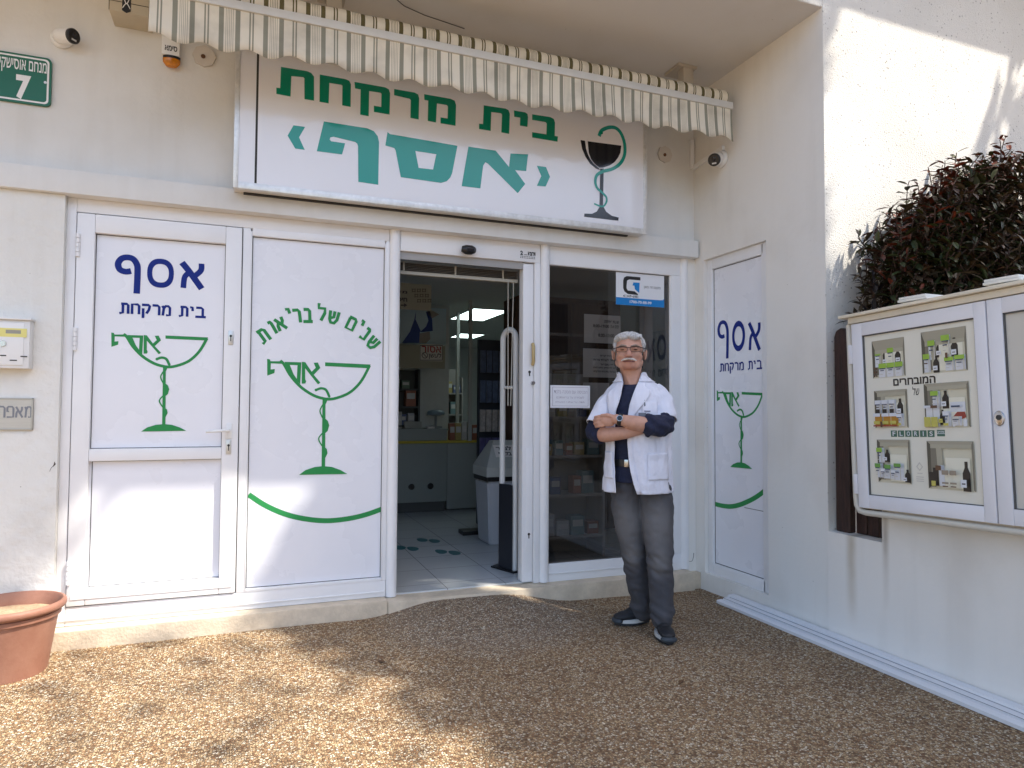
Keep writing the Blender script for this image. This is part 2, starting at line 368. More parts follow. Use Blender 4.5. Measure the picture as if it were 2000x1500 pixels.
bpart('shadow_eave', bm, W_SOF())
bm = B(); box(bm, (-.95, 4.118, -.1), (.79, 4.5, .118), bev=.01); box(bm, (.79, 4.105, -.1), (3.0, 4.5, .112), bev=.01); box(bm, (3.0, 4.135, -.1), (WX-.001, 4.5, .10))
bpart('doorstep', bm, mat('doorstep_stone', (.60, .51, .39), .75, var=.16, vscale=9, bump=.3, bscale=70), smooth=.6)

# frame bars in the facade plane
def bars(bm, rects, y0, y1, bev=.004):
    for (x0, z0, x1, z1) in rects: box(bm, (x0, y0, z0), (x1, y1, z1), bev=bev)
bm = B()
bars(bm, [(-.941, .12, -.896, BEAMB), (-.8955, .12, .79, .218), (-.063, .218, -.02, 2.3255), (-.896, 2.326, .79, BEAMB), (.768, .218, .792, 2.3255)], 4.205, 4.29)
bars(bm, [(.86, 2.274, 1.82, BEAMB), (1.782, .115, 1.822, 2.274)], 4.205, 4.29)
bars(bm, [(1.89, .112, 2.965, .230), (1.89, 2.272, 2.965, BEAMB), (2.876, .230, 2.965, 2.272)], 4.207, 4.29)
box(bm, (1.89, 4.2, .165), (2.9, 4.21, .170)); box(bm, (-.93, 4.198, .15), (.78, 4.206, .155))
bpart('storefront_frame', bm, PVC(), smooth=.6)
for cx in (.826, 1.857, 2.985):
    bm = B(); lathe(bm, [(.034, .118), (.034, BEAMB-.001)], (cx, 4.215, 0), 24); bpart('pillar_cover', bm, PVC(), smooth=.8)
bm = B(); box(bm, (2.99, 4.19, .1), (WX-.001, 4.4, BEAMB-.001)); bpart('wall', bm, W_SIDE(), 'plaster strip in the inner corner')

for Yc, pts, wd in ((4.1896, [(1355, 1080), (1354, 1089), (1351, 1096), (1345, 1096)], .005), (4.1896, [(1353, 1134), (1356, 1142), (1357, 1149)], .006), (4.1346, [(1336, 1144), (1341, 1142), (1346, 1142)], .003), (4.1596, [(107, 902), (105, 909), (100, 914), (97, 921)], .004), (4.1596, [(108, 905), (104, 911)], .009)):
    flat_obj('crack', [([stroke2([(onY(x, y, Yc).x, onY(x, y, Yc).z) for x, y in pts], wd, wend=wd*.4)], 0)], (lambda q: (lambda u, v: Vector((u, q-.0006, v))))(Yc), mat('crack_dark', (.10, .085, .07), .9), bld)
fac = lambda Y: (lambda u, v: Vector((u, Y, v)))
# --- graphics traced on the left door: (u,v) relative to that panel
def dz(x, y): p = onY(x/3, 400+y/3, 4.228); return (p.x, p.z)          # door zoom
def mz(x, y): p = onY(460+x/3, 440+y/3, 4.228); return (p.x, p.z)      # middle panel zoom
def sk(f, pts, wd, **k): return [stroke2([f(*p) for p in pts], wd, **k)]
def goblet(f, s):
    """bowl with the name written in its rim, a snake round the stem"""
    G = []
    G.append([[f(525,803), f(792,816), f(783,838), f(525,825)]])
    G.append(sk(f, [(786,822),(742,905),(692,962),(640,995),(565,1018),(510,1014),(450,993),(380,945),(322,880),(284,815),(262,793)], .0165*s))
    G.append([[f(185,783), f(200,785), f(206,797), f(268,796), f(280,812), f(207,809), f(206,845), f(230,842), f(228,866), f(186,881)]])
    G.append([[f(286,800), f(386,803), f(379,931), f(330,890)], [f(318,818), f(363,820), f(359,900), f(340,872)]])
    G.append([[f(389,800), f(408,802), f(446,858), f(470,835), f(458,806), f(482,804), f(497,836), f(458,876), f(497,922), f(483,932), f(408,838), f(408,902), f(414,915), f(409,927), f(388,928)]])
    G.append(sk(f, [(470,966),(500,955),(530,965),(549,1003)], .0145*s, round_=True))
    G.append([[(f(472,965)[0]+.0085*s*math.cos(a*.52), f(472,965)[1]+.0085*s*math.sin(a*.52)) for a in range(12)]])
    G.append([[f(510,1010), f(545,1010), f(527,1050), f(525,1418), f(504,1418)]])
    G.append(sk(f, [(512,1050),(495,1088),(512,1132)], .0075*s)); G.append(sk(f, [(512,1215),(487,1252),(512,1300)], .0075*s))
    G.append([[f(515,1125), f(540,1145), f(549,1172), f(540,1205), f(518,1225)]]); G.append([[f(518,1295), f(535,1312), f(539,1335), f(522,1370)]])
    G.append([[f(372,1462), f(410,1434), f(465,1416), f(515,1411), f(565,1416), f(615,1434), f(655,1457)]])
    return [(g, 0) for g in G]
def big_name(f):
    G = [sk(f, [(1066,338),(1110,392),(1182,492)], .034), sk(f, [(1181,345),(1177,385),(1140,418)], .03), sk(f, [(1106,398),(1082,425),(1074,487)], .029)]
    c = f(941, 401); a1, b1 = abs(f(1019,400)[0]-c[0]), abs(f(941,316)[1]-c[1]); a0, b0 = a1*.62, b1*.64
    ell = lambda a, b: [(c[0]+a*math.copysign(abs(math.cos(t))**.85, math.cos(t)), c[1]+b*math.copysign(abs(math.sin(t))**.85, math.sin(t))) for t in [i*math.pi/20 for i in range(40)]]
    G.append([ell(a1, b1), ell(a0, b0)])
    G.append(sk(f, [(768,388),(735,392),(702,378),(692,345),(712,316),(745,308),(780,318),(803,352),(806,400),(801,520)], .032))
    return [(g, 0) for g in G]
def sub(parent, name, items, mp, m): return flat_obj(name, items, mp, m, parent)

# --- side door (left)
door = thing('side_door', None, None); door.parent = bld
DL = (-.892, .224, -.068, 2.321)
pt = (-.807, 1.051, -.155, 2.220); pb = (-.797, .312, -.153, .985)
bm = B()
bars(bm, [(DL[0], DL[1], pt[0], DL[3]), (pt[2], DL[1], DL[2], DL[3]), (pt[0], pt[3], pt[2], DL[3]), (pt[0], pb[3], pt[2], pt[1]), (pt[0], DL[1], pt[2], pb[1])], 4.196, 4.25, .006)
box(bm, (DL[0]+.02, 4.192, DL[1]+.035), (DL[2]-.02, 4.197, DL[1]+.055))
part('door_frame', bm, PVC(), door, .6)
bm = B(); box(bm, (pt[0]-.02, 4.229, pt[1]-.02), (pt[2]+.02, 4.245, pt[3]+.02)); part('upper_panel', bm, PANEL(), door)
bm = B(); box(bm, (pb[0]-.02, 4.229, pb[1]-.02), (pb[2]+.02, 4.245, pb[3]+.02)); part('lower_panel', bm, PANEL(), door)
bm = B()
for (x0, z0, x1, z1) in (pt, pb): bars(bm, [(x0, z0, x0+.004, z1), (x1-.004, z0, x1, z1), (x0, z1-.004, x1, z1), (x0, z0, x1, z0+.004)], 4.2275, 4.229, 0)
bars(bm, [(DL[0]-.004, DL[1], DL[0], DL[3]), (DL[2], DL[1], DL[2]+.005, DL[3]), (DL[0], DL[3], DL[2], DL[3]+.005), (DL[0], DL[1]-.004, DL[2], DL[1])], 4.215, 4.24, 0)
part('seal', bm, mat('grey_seal', (.09, .09, .09), .8), door)
for z0, z1 in ((2.08, 2.207), (1.576, 1.70), (.339, .462)):
    bm = B(); n = 5
    for k in range(n): lathe(bm, [(.0105, z0+(z1-z0)*k/n+.0015), (.0105, z0+(z1-z0)*(k+1)/n-.0015)], (-.884, 4.19, 0), 14)
    part('hinge', bm, PVC(), door, .8)
bm = B(); box(bm, (-.135, 4.188, 1.10), (-.1, 4.196, 1.185), bev=.003); tube(bm, [(-.118, 4.19, 1.148), (-.118, 4.15, 1.148), (-.135, 4.145, 1.148), (-.235, 4.145, 1.142)], .0085, 10)
part('handle', bm, WPL(), door, .7)
for zc in (1.052, 1.678):
    bm = B(); box(bm, (-.132, 4.189, zc-.04), (-.104, 4.196, zc+.04), bev=.003); part('lock_plate', bm, mat('lock_metal', (.6, .6, .58), .3, metal=.6), door, .6)
    bm = B(); lathe(bm, [(.007, 4.1885), (.007, 4.1892)], (-.118, 0, 0), 14, axis='Y'); 
    for v in bm.verts: v.co = Vector((v.co.x, v.co.y, v.co.z+zc+.01))
    box(bm, (-.1205, 4.1885, zc-.02), (-.1155, 4.1892, zc+.008)); part('keyhole', bm, BLACK(), door)
dp = fac(4.2280)
dlet = sub(door, 'lettering', big_name(dz), dp, BLUE())
u0, v0 = dz(703, 632); u1, v1 = dz(1208, 566)
flat_obj('lettering', heb_word('בית מרקחת', u0, u1, v0-.004, .054, .0135), dp, BLUE(), door)
# the door's goblet is the middle panel's one, moved and shrunk
def dgob(x, y):
    sx = (1219-652)/(792-185); sy = (1328-750)/(1462-785)
    return dz(652+(x-185)*sx, 752+(y-787)*sy)
sub(door, 'goblet_emblem', goblet(dgob, .93), dp, GREEN())

# --- fixed middle panel
mid = thing('window_panel', None, None); mid.parent = bld
MP = (-.013, .236, .763, 2.283)
bm = B(); box(bm, (MP[0]-.01, 4.229, MP[1]-.02), (MP[2]+.004, 4.245, MP[3]+.02)); part('panel', bm, PANEL(), mid)
bm = B(); bars(bm, [(MP[0], MP[1], MP[0]+.005, MP[3]), (MP[2]-.004, MP[1], MP[2], MP[3]), (MP[0], MP[3]-.004, MP[2], MP[3]), (MP[0], MP[1], MP[2], MP[1]+.004)], 4.2275, 4.229, 0)
part('seal', bm, MATS['grey_seal'], mid)
bm = B(); bars(bm, [(-.021, .218, MP[0], 2.31), (MP[2], .218, .769, 2.31), (MP[0], MP[3], MP[2], 2.327), (MP[0], .217, MP[2], MP[1])], 4.203, 4.26, .004); part('bead', bm, PVC(), mid, .6)
sub(mid, 'goblet_emblem', goblet(mz, 1.0), dp, GREEN())
arc = sk(lambda x, y: (onY(x, y, 4.228).x, onY(x, y, 4.228).z), [(485.5,966),(520,988),(560,1005),(600,1014),(640,1017),(680,1013),(715,1005),(746,994)], .030)
sub(mid, 'arc_stripe', [(arc, 0)], dp, GREEN())
CL = []
for ch, x, y, a, hw in (('ת',164,650,36,56),('ו',214,604,30,24),('א',264,578,26,52),('י',312,528,16,24),('ר',358,534,8,44),('ב',424,530,3,58),('ל',502,522,-3,46),('ש',576,540,-10,60),('ם',676,578,-24,54),('י',730,592,-30,22),('נ',757,634,-34,36),('ש',806,690,-42,60)):
    u, v = mz(x, y); k = mz(1, 0)[0]-mz(0, 0)[0]; h = .076
    CL += heb_letter(ch, u, v, hw*k/HEB[ch][0]*1.02, h, R(a), .0185)
flat_obj('curved_lettering', CL, dp, GREEN(), mid)

# --- narrow panel in the alcove side wall
sdp = thing('side_window', None, None); sdp.parent = bld
PX = 3.118; q0, q1 = 3.50, 4.03; r0, r1 = .186, 2.30
bm = B()
for a, b in (((3.098, sy0, sz0), (3.15, q0+.02, sz1)), ((3.098, q1, sz0), (3.15, sy1, sz1)), ((3.098, q0, r1), (3.15, q1, sz1)), ((3.098, q0, sz0), (3.15, q1, r0))): box(bm, a, b, bev=.006)
part('window_frame', bm, PVC(), sdp, .6)
bm = B(); box(bm, (PX, q0-.05, r0-.02), (3.14, q1+.02, r1+.02)); part('panel', bm, PANEL(), sdp)
bm = B()
for a, b in (((PX-.0015, q1-.005, r0), (PX, q1, r1)), ((PX-.0015, q0-.03, r1-.005), (PX, q1, r1)), ((PX-.0015, q0-.03, r0), (PX, q1, r0+.005))): box(bm, a, b)
part('seal', bm, MATS['grey_seal'], sdp)
sp = lambda u, v: Vector((PX-.001, -u, v))
def sx_(x, y): p = onX(1340+x/3, 440+y/3, PX-.001); return (-p.y, p.z)
def sfit(src, dst):
    """box-to-box map of traced points onto the side panel"""
    (a0, b0, a1, b1), (c0, d0, c1, d1) = src, dst
    def f(x, y):
        u = c0+(x-a0)/(a1-a0)*(c1-c0); v = d0+(y-b0)/(b1-b0)*(d1-d0); return (u, v)
    return f
uL, vT = sx_(183, 575); uR, vB = sx_(440, 755); vT2 = sx_(440, 560)[1]
f1 = sfit((675, 300, 1200, 525), (uL, vT+.012, uR, vB-.012))
G = [sk(f1, [(1066,338),(1110,392),(1182,492)], .028), sk(f1, [(1181,345),(1177,385),(1140,418)], .025), sk(f1, [(1106,398),(1082,425),(1074,487)], .024),
     sk(f1, [(768,388),(735,392),(702,378),(692,345),(712,316),(745,308),(780,318),(803,352),(806,400),(801,520)], .027)]
c = f1(941, 401); ra, rb = abs(f1(1019,401)[0]-c[0]), abs(f1(941,316)[1]-c[1])
el = lambda k: [(c[0]+ra*k*math.cos(t*math.pi/20), c[1]+rb*k*math.sin(t*math.pi/20)) for t in range(40)]
G.append([el(1), el(.63)])
sub(sdp, 'lettering', [(g, 0) for g in G], sp, BLUE())
a = sx_(197, 866); b = sx_(450, 792); flat_obj('lettering', heb_word('בית מרקחת', a[0]+.005, b[0]-.005, a[1]+.010, .052, .0115, (sx_(450, 838)[1]-a[1])/(b[0]-a[0])*0), sp, BLUE(), sdp)
a = sx_(180, 975); b = sx_(455, 1440)
sub(sdp, 'goblet_emblem', goblet(sfit((185, 787, 792, 1462), (a[0], a[1]+.005, b[0], b[1])), .85), sp, GREEN())
arc = sk(lambda x, y: (-onX(x, y, PX).y, onX(x, y, PX).z), [(1395.5,984),(1412,988),(1430,989),(1450,984),(1475,972),(1497,956)], .032)
sub(sdp, 'arc_stripe', [(arc, 0)], sp, GREEN())
bm = B(); box(bm, (PX-.0012, q0-.04, onX(1470, 995, PX).z), (PX-.0004, q0+.22, onX(1470, 995, PX).z+.004)); part('panel_joint', bm, MATS['grey_seal'], sdp)

# --- sliding entrance leaf, pushed open
ent = thing('entrance_door', None, None); ent.parent = bld
bm = B(); box(bm, (1.703, 4.225, .124), (1.780, 4.30, 2.268), bev=.008); box(bm, (1.708, 4.222, .125), (1.775, 4.226, .185)); box(bm, (1.732, 4.221, .33), (1.778, 4.226, 1.02), bev=.002); part('door_stile', bm, PVC(), ent, .6)
bm = B(); tube(bm, [(1.772, 4.215, 1.58), (1.768, 4.195, 1.60), (1.768, 4.195, 1.70), (1.772, 4.215, 1.72)], .012, 10); part('handle', bm, mat('worn_wood', (.48, .36, .17), .5), ent, .8)
for zc in (1.53, .44):
    bm = B(); lathe(bm, [(.009, 4.2205), (.009, 4.2245)], (0, 0, 0), 14, axis='Y')
    for v in bm.verts: v.co += Vector((1.752, 0, zc))
    box(bm, (1.7485, 4.2205, zc-.028), (1.7555, 4.2245, zc)); part('keyhole', bm, mat('dark_metal', (.05, .05, .05), .4, metal=.5), ent)
bm = B(); lathe(bm, [(.012, 4.205), (.014, 4.225)], (1.775, 0, 1.455), 16, axis='Y'); part('lock_cylinder', bm, mat('chrome', (.5, .5, .5), .2, metal=1), ent, .8)
bm = B(); box(bm, (.861, 4.226, 2.225), (1.70, 4.24, 2.274)); part('track_cover', bm, mat('grey_frame', (.35, .34, .33), .5), ent)

# --- shop window with tinted glass
win = thing('shop_window', None, None); win.parent = bld
bm = B(); bars(bm, [(1.885, .225, 1.893, 2.277), (2.872, .228, 2.88, 2.275)], 4.215, 4.25, .002); part('bead', bm, PVC(), win)
gl = mat('tinted_glass', (1, 1, 1), .02); t, N, L = nodes(gl); N.remove(N['Principled BSDF'])
out = [n for n in N if n.bl_idname == 'ShaderNodeOutputMaterial'][0]
tr = N.new('ShaderNodeBsdfTransparent'); tr.inputs[0].default_value = (.36, .345, .33, 1); gs = N.new('ShaderNodeBsdfGlossy'); gs.inputs['Roughness'].default_value = .01; gs.inputs[0].default_value = (.9, .9, .9, 1)
fr = N.new('ShaderNodeFresnel'); fr.inputs[0].default_value = 1.5; mxs = N.new('ShaderNodeMixShader'); L.new(fr.outputs[0], mxs.inputs[0]); L.new(tr.outputs[0], mxs.inputs[1]); L.new(gs.outputs[0], mxs.inputs[2]); L.new(mxs.outputs[0], out.inputs[0])
bm = B(); poly3(bm, [[(1.885, 4.235, .22), (2.885, 4.235, .22), (2.885, 4.235, 2.28), (1.885, 4.235, 2.28)]]); part('glass', bm, gl, win)

# --- inside of the shop
IN = mat('inside_wall', (.58, .61, .59), .8, var=.05)
bm = B(); box(bm, (-1, 4.25, .02), (6, 13, .121)); fl = mat('floor_tiles', (.62, .63, .63), .22, var=.03)
t, N, L = nodes(fl); br = N.new('ShaderNodeTexBrick'); tc = N.new('ShaderNodeTexCoord'); L.new(tc.outputs['Object'], br.inputs[0]); br.offset = 0; br.inputs['Scale'].default_value = 1
br.inputs['Brick Width'].default_value = .4; br.inputs['Row Height'].default_value = .4; br.inputs['Mortar Size'].default_value = .003; br.inputs['Color1'].default_value = (.60, .62, .62, 1); br.inputs['Color2'].default_value = (.57, .59, .60, 1); br.inputs['Mortar'].default_value = (.3, .3, .3, 1)
L.new(br.outputs[0], N['Principled BSDF'].inputs['Base Color'])
bpart('floor', bm, fl)
bm = B(); box(bm, (-1, 4.5, 2.5), (6, 13, 2.6)); box(bm, (-1, 4.30, 2.38), (6, 4.5, 2.6)); bpart('ceiling', bm, mat('inside_ceiling', (.62, .63, .61), .9))
bm = B(); box(bm, (-1, 13, 0), (6, 13.2, 2.6)); box(bm, (5.9, 4.5, 0), (6, 13, 2.6)); box(bm, (-1, 4.5, 0), (-.9, 13, 2.6)); bpart('inside_wall', bm, IN)
bm = B(); box(bm, (.3, 7.75, .1), (2.18, 7.85, 2.5)); bpart('inside_wall', bm, IN, 'partition behind the counter')
#@@THINGS
# ------------------------------------------------------------------ shop sign
sg = thing('shop_sign', 'long white lightbox sign with green Hebrew lettering and a goblet, above the storefront', 'sign', (1.2, 4.06, 2.5))
ALU = mat('aluminium_frame', (.70, .70, .69), .35, metal=.35, var=.12, vscale=25)
SX0, SX1, SZ0, SZ1, SFY = -.115, 2.54, 2.502, 3.32, 4.02
bm = B(); box(bm, (SX0, SFY+.006, SZ0), (SX1, 4.119, SZ1), bev=.003)
part('sign_box', bm, mat('sign_case', (.66, .63, .58), .5, var=.06), sg, .6)
bm = B(); bars(bm, [(SX0-.004, SZ0-.004, SX0+.022, SZ1), (SX1-.022, SZ0-.004, SX1+.004, SZ1), (SX0+.022, SZ0-.004, SX1-.022, SZ0+.034), (SX0+.022, SZ1-.03, SX1-.022, SZ1)], SFY-.004, SFY+.03, .003)
part('sign_frame', bm, ALU, sg, .6)
FACE = mat('sign_face', (.80, .805, .85), .09, spec=.5)
bm = B(); box(bm, (SX0+.02, SFY+.001, SZ0+.03), (-.008, SFY+.005, SZ1-.02)); box(bm, (.004, SFY, SZ0+.03), (SX1-.02, SFY+.005, SZ1-.02)); part('sign_face', bm, FACE, sg)
bm = B(); box(bm, (-.008, SFY+.002, SZ0+.03), (.004, SFY+.0055, SZ1-.02)); part('panel_gap', bm, GAP(), sg)
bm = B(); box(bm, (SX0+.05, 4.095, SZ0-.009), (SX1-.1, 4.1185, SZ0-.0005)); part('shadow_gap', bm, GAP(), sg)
sm = lambda u, v: Vector((u, SFY-.0012, v))
def a_(x, y): p = onY(440+x/3.75, 80+y/3.75, SFY); return (p.x, p.z)
def b_(x, y): p = onY(900+x/3.2617, 100+y/3.2617, SFY); return (p.x, p.z)
def LL(f, pts): return [f(*p) for p in pts]
DG = mat('sign_green', (.0, .235, .14), .15); TEAL = mat('sign_teal', (.012, .30, .245), .12); SBLK = mat('sign_black', (.012, .012, .016), .1)
rows = [
 LL(a_, [(408,190),(600,222),(630,235),(650,262),(650,438),(580,427),(579,275),(571,266),(484,258),(478,408),(374,388),(374,342),(402,346)]),
 LL(a_, [(692,246),(880,280),(908,292),(920,318),(918,484),(856,472),(858,330),(849,322),(762,308),(757,458),(690,446)]),
 LL(a_, [(946,300),(1170,340),(1198,355),(1207,383),(1203,540),(1088,520),(1088,474),(1142,484),(1144,388),(1135,380),(1054,368),(1050,552),(988,540),(991,356),(950,348)]),
 LL(a_, [(1236,352),(1385,378),(1412,392),(1420,420),(1416,576),(1356,564),(1358,434),(1349,424),(1236,398)]),
 LL(a_, [(1456,390),(1650,424),(1680,438),(1690,470),(1686,622),(1576,604),(1576,560),(1628,568),(1630,480),(1621,470),(1550,458),(1543,598),(1482,586),(1486,438),(1458,432)]),
 LL(b_, [(146,345),(285,366),(304,376),(312,400),(308,527),(258,518),(262,404),(255,396),(194,388),(190,508),(116,496),(116,462),(141,464)]),
 LL(b_, [(338,378),(410,390),(424,400),(428,420),(424,483),(376,474),(378,424),(340,418)]),
 LL(b_, [(454,402),(570,420),(592,432),(600,455),(598,540),(618,544),(616,577),(454,550),(454,516),(545,530),(547,461),(539,452),(454,438)])]
for l in rows: flat_obj('letter', [([l], 0)], sm, DG, sg)
big = [
 [LL(a_, [(500,618),(585,630),(540,706),(582,798),(512,788),(456,694)])],
 [LL(a_, [(722,590),(1040,640),(1088,662),(1116,698),(1126,740),(1120,1054),(974,1032),(972,772),(966,752),(950,740),(792,702),(770,707),(764,722),(775,735),(878,750),(855,832),(670,808)])],
 [LL(a_, [(1188,668),(1206,682),(1700,768),(1662,965),(1648,1000),(1622,1028),(1580,1040),(1285,998),(1247,802),(1237,785),(1172,766)]), LL(a_, [(1392,806),(1545,830),(1522,942),(1416,930)])],
 [LL(b_, [(48,608),(222,634),(307,738),(316,652),(428,658),(416,764),(346,758),(410,846),(362,905),(172,716),(156,708),(142,730),(124,874),(5,860)])],
 [LL(b_, [(484,730),(542,738),(568,800),(540,862),(484,858),(512,796)])]]
for l in big: flat_obj('letter', [(l, 0)], sm, TEAL, sg)
gob = [[LL(b_, [(762,566),(791,571),(797,620),(810,660),(826,690),(845,715),(880,745),(888,760),(860,748),(822,716),(795,675),(772,622)])],
       [LL(b_, [(808,574),(1022,602),(1015,650),(1000,680),(980,706),(950,727),(905,742),(882,742),(850,716),(830,690),(815,650)])],
       [LL(b_, [(888,748),(910,748),(905,985),(925,1022),(960,1048),(1005,1060),(1003,1080),(785,1055),(787,1035),(835,1036),(865,1022),(882,995)])]]
flat_obj('goblet_print', [(g, 0) for g in gob], sm, SBLK, sg)
sm2 = lambda u, v: Vector((u, SFY-.0024, v))
sn = [stroke2(LL(b_, [(878,545),(896,507),(940,487),(985,490),(1020,525),(1042,590),(1042,660),(1015,715),(965,750),(905,765)]), .0155, k=8, wend=.0135),
      stroke2(LL(b_, [(905,765),(868,788),(856,830),(868,872),(900,902),(926,932),(925,965),(900,990),(848,972)]), .0135, wend=.006)]
k = (b_(1, 0)[0]-b_(0, 0)[0])
hd = b_(893, 520); sn.append([(hd[0]+14*k*math.cos(a*.3927)*(1.0), hd[1]+11*k*math.sin(a*.3927)) for a in range(16)])
sn = [stroke2(LL(b_, [(880,542),(896,507),(940,487),(985,490),(1020,525),(1042,590),(1042,660),(1015,715),(965,750),(905,765)]), 25*k, k=8, wend=22*k),
      stroke2(LL(b_, [(912,763),(868,788),(856,830),(868,872),(900,902),(926,932),(925,965),(900,990),(848,972)]), 22*k, wend=10*k), sn[2]]
for i, s_ in enumerate(sn): flat_obj('snake_print', [([s_], 0)], (lambda d: (lambda u, v: Vector((u, SFY-.0024-d, v))))(i*.0004), DG if i == 2 else TEAL, sg)
bm = B(); box(bm, (SX1+.004, 4.05, 2.78), (SX1+.03, 4.115, 3.16), bev=.003); box(bm, (SX1+.004, 4.07, 2.74), (SX1+.02, 4.10, 2.78)); part('bracket', bm, ALU, sg)

# ------------------------------------------------------------------ awning
aw = thing('awning', 'retracted striped cream and olive awning with a scalloped valance over the sign', 'awning', (1.24, 3.66, 3.35))
def awning_mat(name, dark=1, gr=(.285, .28, .225), th=(.36, .335, .265)):
    m = mat(name, (.6, .55, .42), .85, spec=.2); t, N, L = nodes(m); p = N['Principled BSDF']
    tc = N.new('ShaderNodeTexCoord'); sx = N.new('ShaderNodeSeparateXYZ'); L.new(tc.outputs['Object'], sx.inputs[0])
    a = N.new('ShaderNodeMath'); a.operation = 'ADD'; a.inputs[1].default_value = 10*.2103+.26; L.new(sx.outputs[0], a.inputs[0])
    dv = N.new('ShaderNodeMath'); dv.operation = 'DIVIDE'; dv.inputs[1].default_value = .2103; L.new(a.outputs[0], dv.inputs[0])
    fr = N.new('ShaderNodeMath'); fr.operation = 'FRACT'; L.new(dv.outputs[0], fr.inputs[0])
    rp = N.new('ShaderNodeValToRGB'); rp.color_ramp.interpolation = 'CONSTANT'; L.new(fr.outputs[0], rp.inputs[0])
    cr = (.75, .70, .59)
    seq = [(0, cr), (.015, gr), (.05, cr), (.085, gr), (.12, cr), (.335, gr), (.445, cr), (.485, th), (.497, cr), (.525, th), (.537, cr), (.565, th), (.577, cr), (.605, th), (.617, cr), (.645, th), (.657, cr), (.70, gr), (.81, cr)]
    e = rp.color_ramp.elements; e[0].position = 0; e[0].color = (*cr, 1); e[1].position = seq[1][0]; e[1].color = (*seq[1][1], 1)
    for ps, c in seq[2:]: q = e.new(ps); q.color = (*c, 1)
    n = N.new('ShaderNodeTexNoise'); n.inputs['Scale'].default_value = 7; n.inputs['Detail'].default_value = 6; L.new(tc.outputs['Object'], n.inputs[0])
    r = N.new('ShaderNodeMapRange'); r.inputs[1].default_value = .45; r.inputs[2].default_value = .8; r.inputs[3].default_value = 1; r.inputs[4].default_value = .72; L.new(n.outputs[0], r.inputs[0])
    mx = N.new('ShaderNodeMix'); mx.data_type = 'RGBA'; mx.blend_type = 'MULTIPLY'; mx.inputs[0].default_value = 1; L.new(rp.outputs[0], mx.inputs[6]); L.new(r.outputs[0], mx.inputs[7]); L.new(mx.outputs[2], p.inputs['Base Color'])
    return m
AWM = awning_mat('striped_canvas', 1)
bm = B(); X0, X1 = -.50, 2.98; n = 420; prev = None
for i in range(n+1):
    x = X0+(X1-X0)*i/n; ph = (x+.26)/.2103
    c = math.cos(ph*2*math.pi)                     # +1 at a notch
    zb = 3.075 + .030*(1+c)/2 + (.012 if abs(c) > .93 and c > 0 else 0)*0 + .004*math.sin(x*3.1)
    y = 3.655 + .012*math.sin(ph*math.pi*.5+.8) + .006*noise.noise((x*5, 0, 0))
    col = []
    for q in range(5):
        tq = q/4; z = 3.302*(1-tq)+zb*tq
        yy = 3.652*(1-tq) + (y - .012*tq)*tq
        col.append((bm.verts.new((x, yy, z)), bm.verts.new((x, yy+.003, z))))
    if prev:
        for q in range(4):
            bm.faces.new((prev[q][0], col[q][0], col[q+1][0], prev[q+1][0])); bm.faces.new((prev[q][1], prev[q+1][1], col[q+1][1], col[q][1]))
        bm.faces.new((prev[4][0], col[4][0], col[4][1], prev[4][1]))
    prev = col
part('valance', bm, AWM, aw, 3.2)
bm = B(); box(bm, (X0, 3.640, 3.300), (X1+.003, 3.672, 3.346), bev=.006); part('front_bar', bm, mat('bar_paint', (.60, .60, .58), .4, var=.05), aw, .6)
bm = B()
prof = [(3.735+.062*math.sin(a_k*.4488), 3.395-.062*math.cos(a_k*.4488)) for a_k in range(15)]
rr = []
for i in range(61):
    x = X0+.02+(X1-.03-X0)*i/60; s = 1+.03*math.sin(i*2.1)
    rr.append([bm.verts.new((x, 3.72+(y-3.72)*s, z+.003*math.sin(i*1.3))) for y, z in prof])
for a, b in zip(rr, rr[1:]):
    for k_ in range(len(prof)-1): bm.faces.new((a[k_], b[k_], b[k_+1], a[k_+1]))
bm.faces.new(rr[0]); bm.faces.new(rr[-1][::-1]); part('canvas_roll', bm, awning_mat('unfaded_shaded_canvas', 1, (.135, .115, .055), (.19, .16, .09)), aw, .9)  # darker stripes: stronger cloth colour, with the roll's dimmer light painted in
for bx_ in (.4, 2.75):
    bm = B(); box(bm, (bx_-.09, 3.80, 3.615), (bx_+.06, 3.97, 3.6355), bev=.004); box(bm, (bx_-.05, 3.80, 3.40), (bx_+.03, 3.87, 3.615), bev=.006); part('bracket', bm, mat('beige_metal', (.45, .41, .35), .5), aw, .6)
for xe in (-.48, 2.62):
    bm = B(); lathe(bm, [(.062, 4.185), (.062, 4.199)], (0, 0, 0), 8, axis='Y')
    for v in bm.verts: v.co += Vector((xe+.19, 0, 3.29 if xe < 0 else 3.16))
    part('wall_plate', bm, mat('plate_paint', (.62, .58, .53), .7), aw)
    bm = B(); lathe(bm, [(.012, 4.18), (.012, 4.186)], (0, 0, 0), 12, axis='Y')
    for v in bm.verts: v.co += Vector((xe+.185, 0, 3.285 if xe < 0 else 3.155))
    part('bolt', bm, mat('rust', (.13, .06, .03), .8), aw)

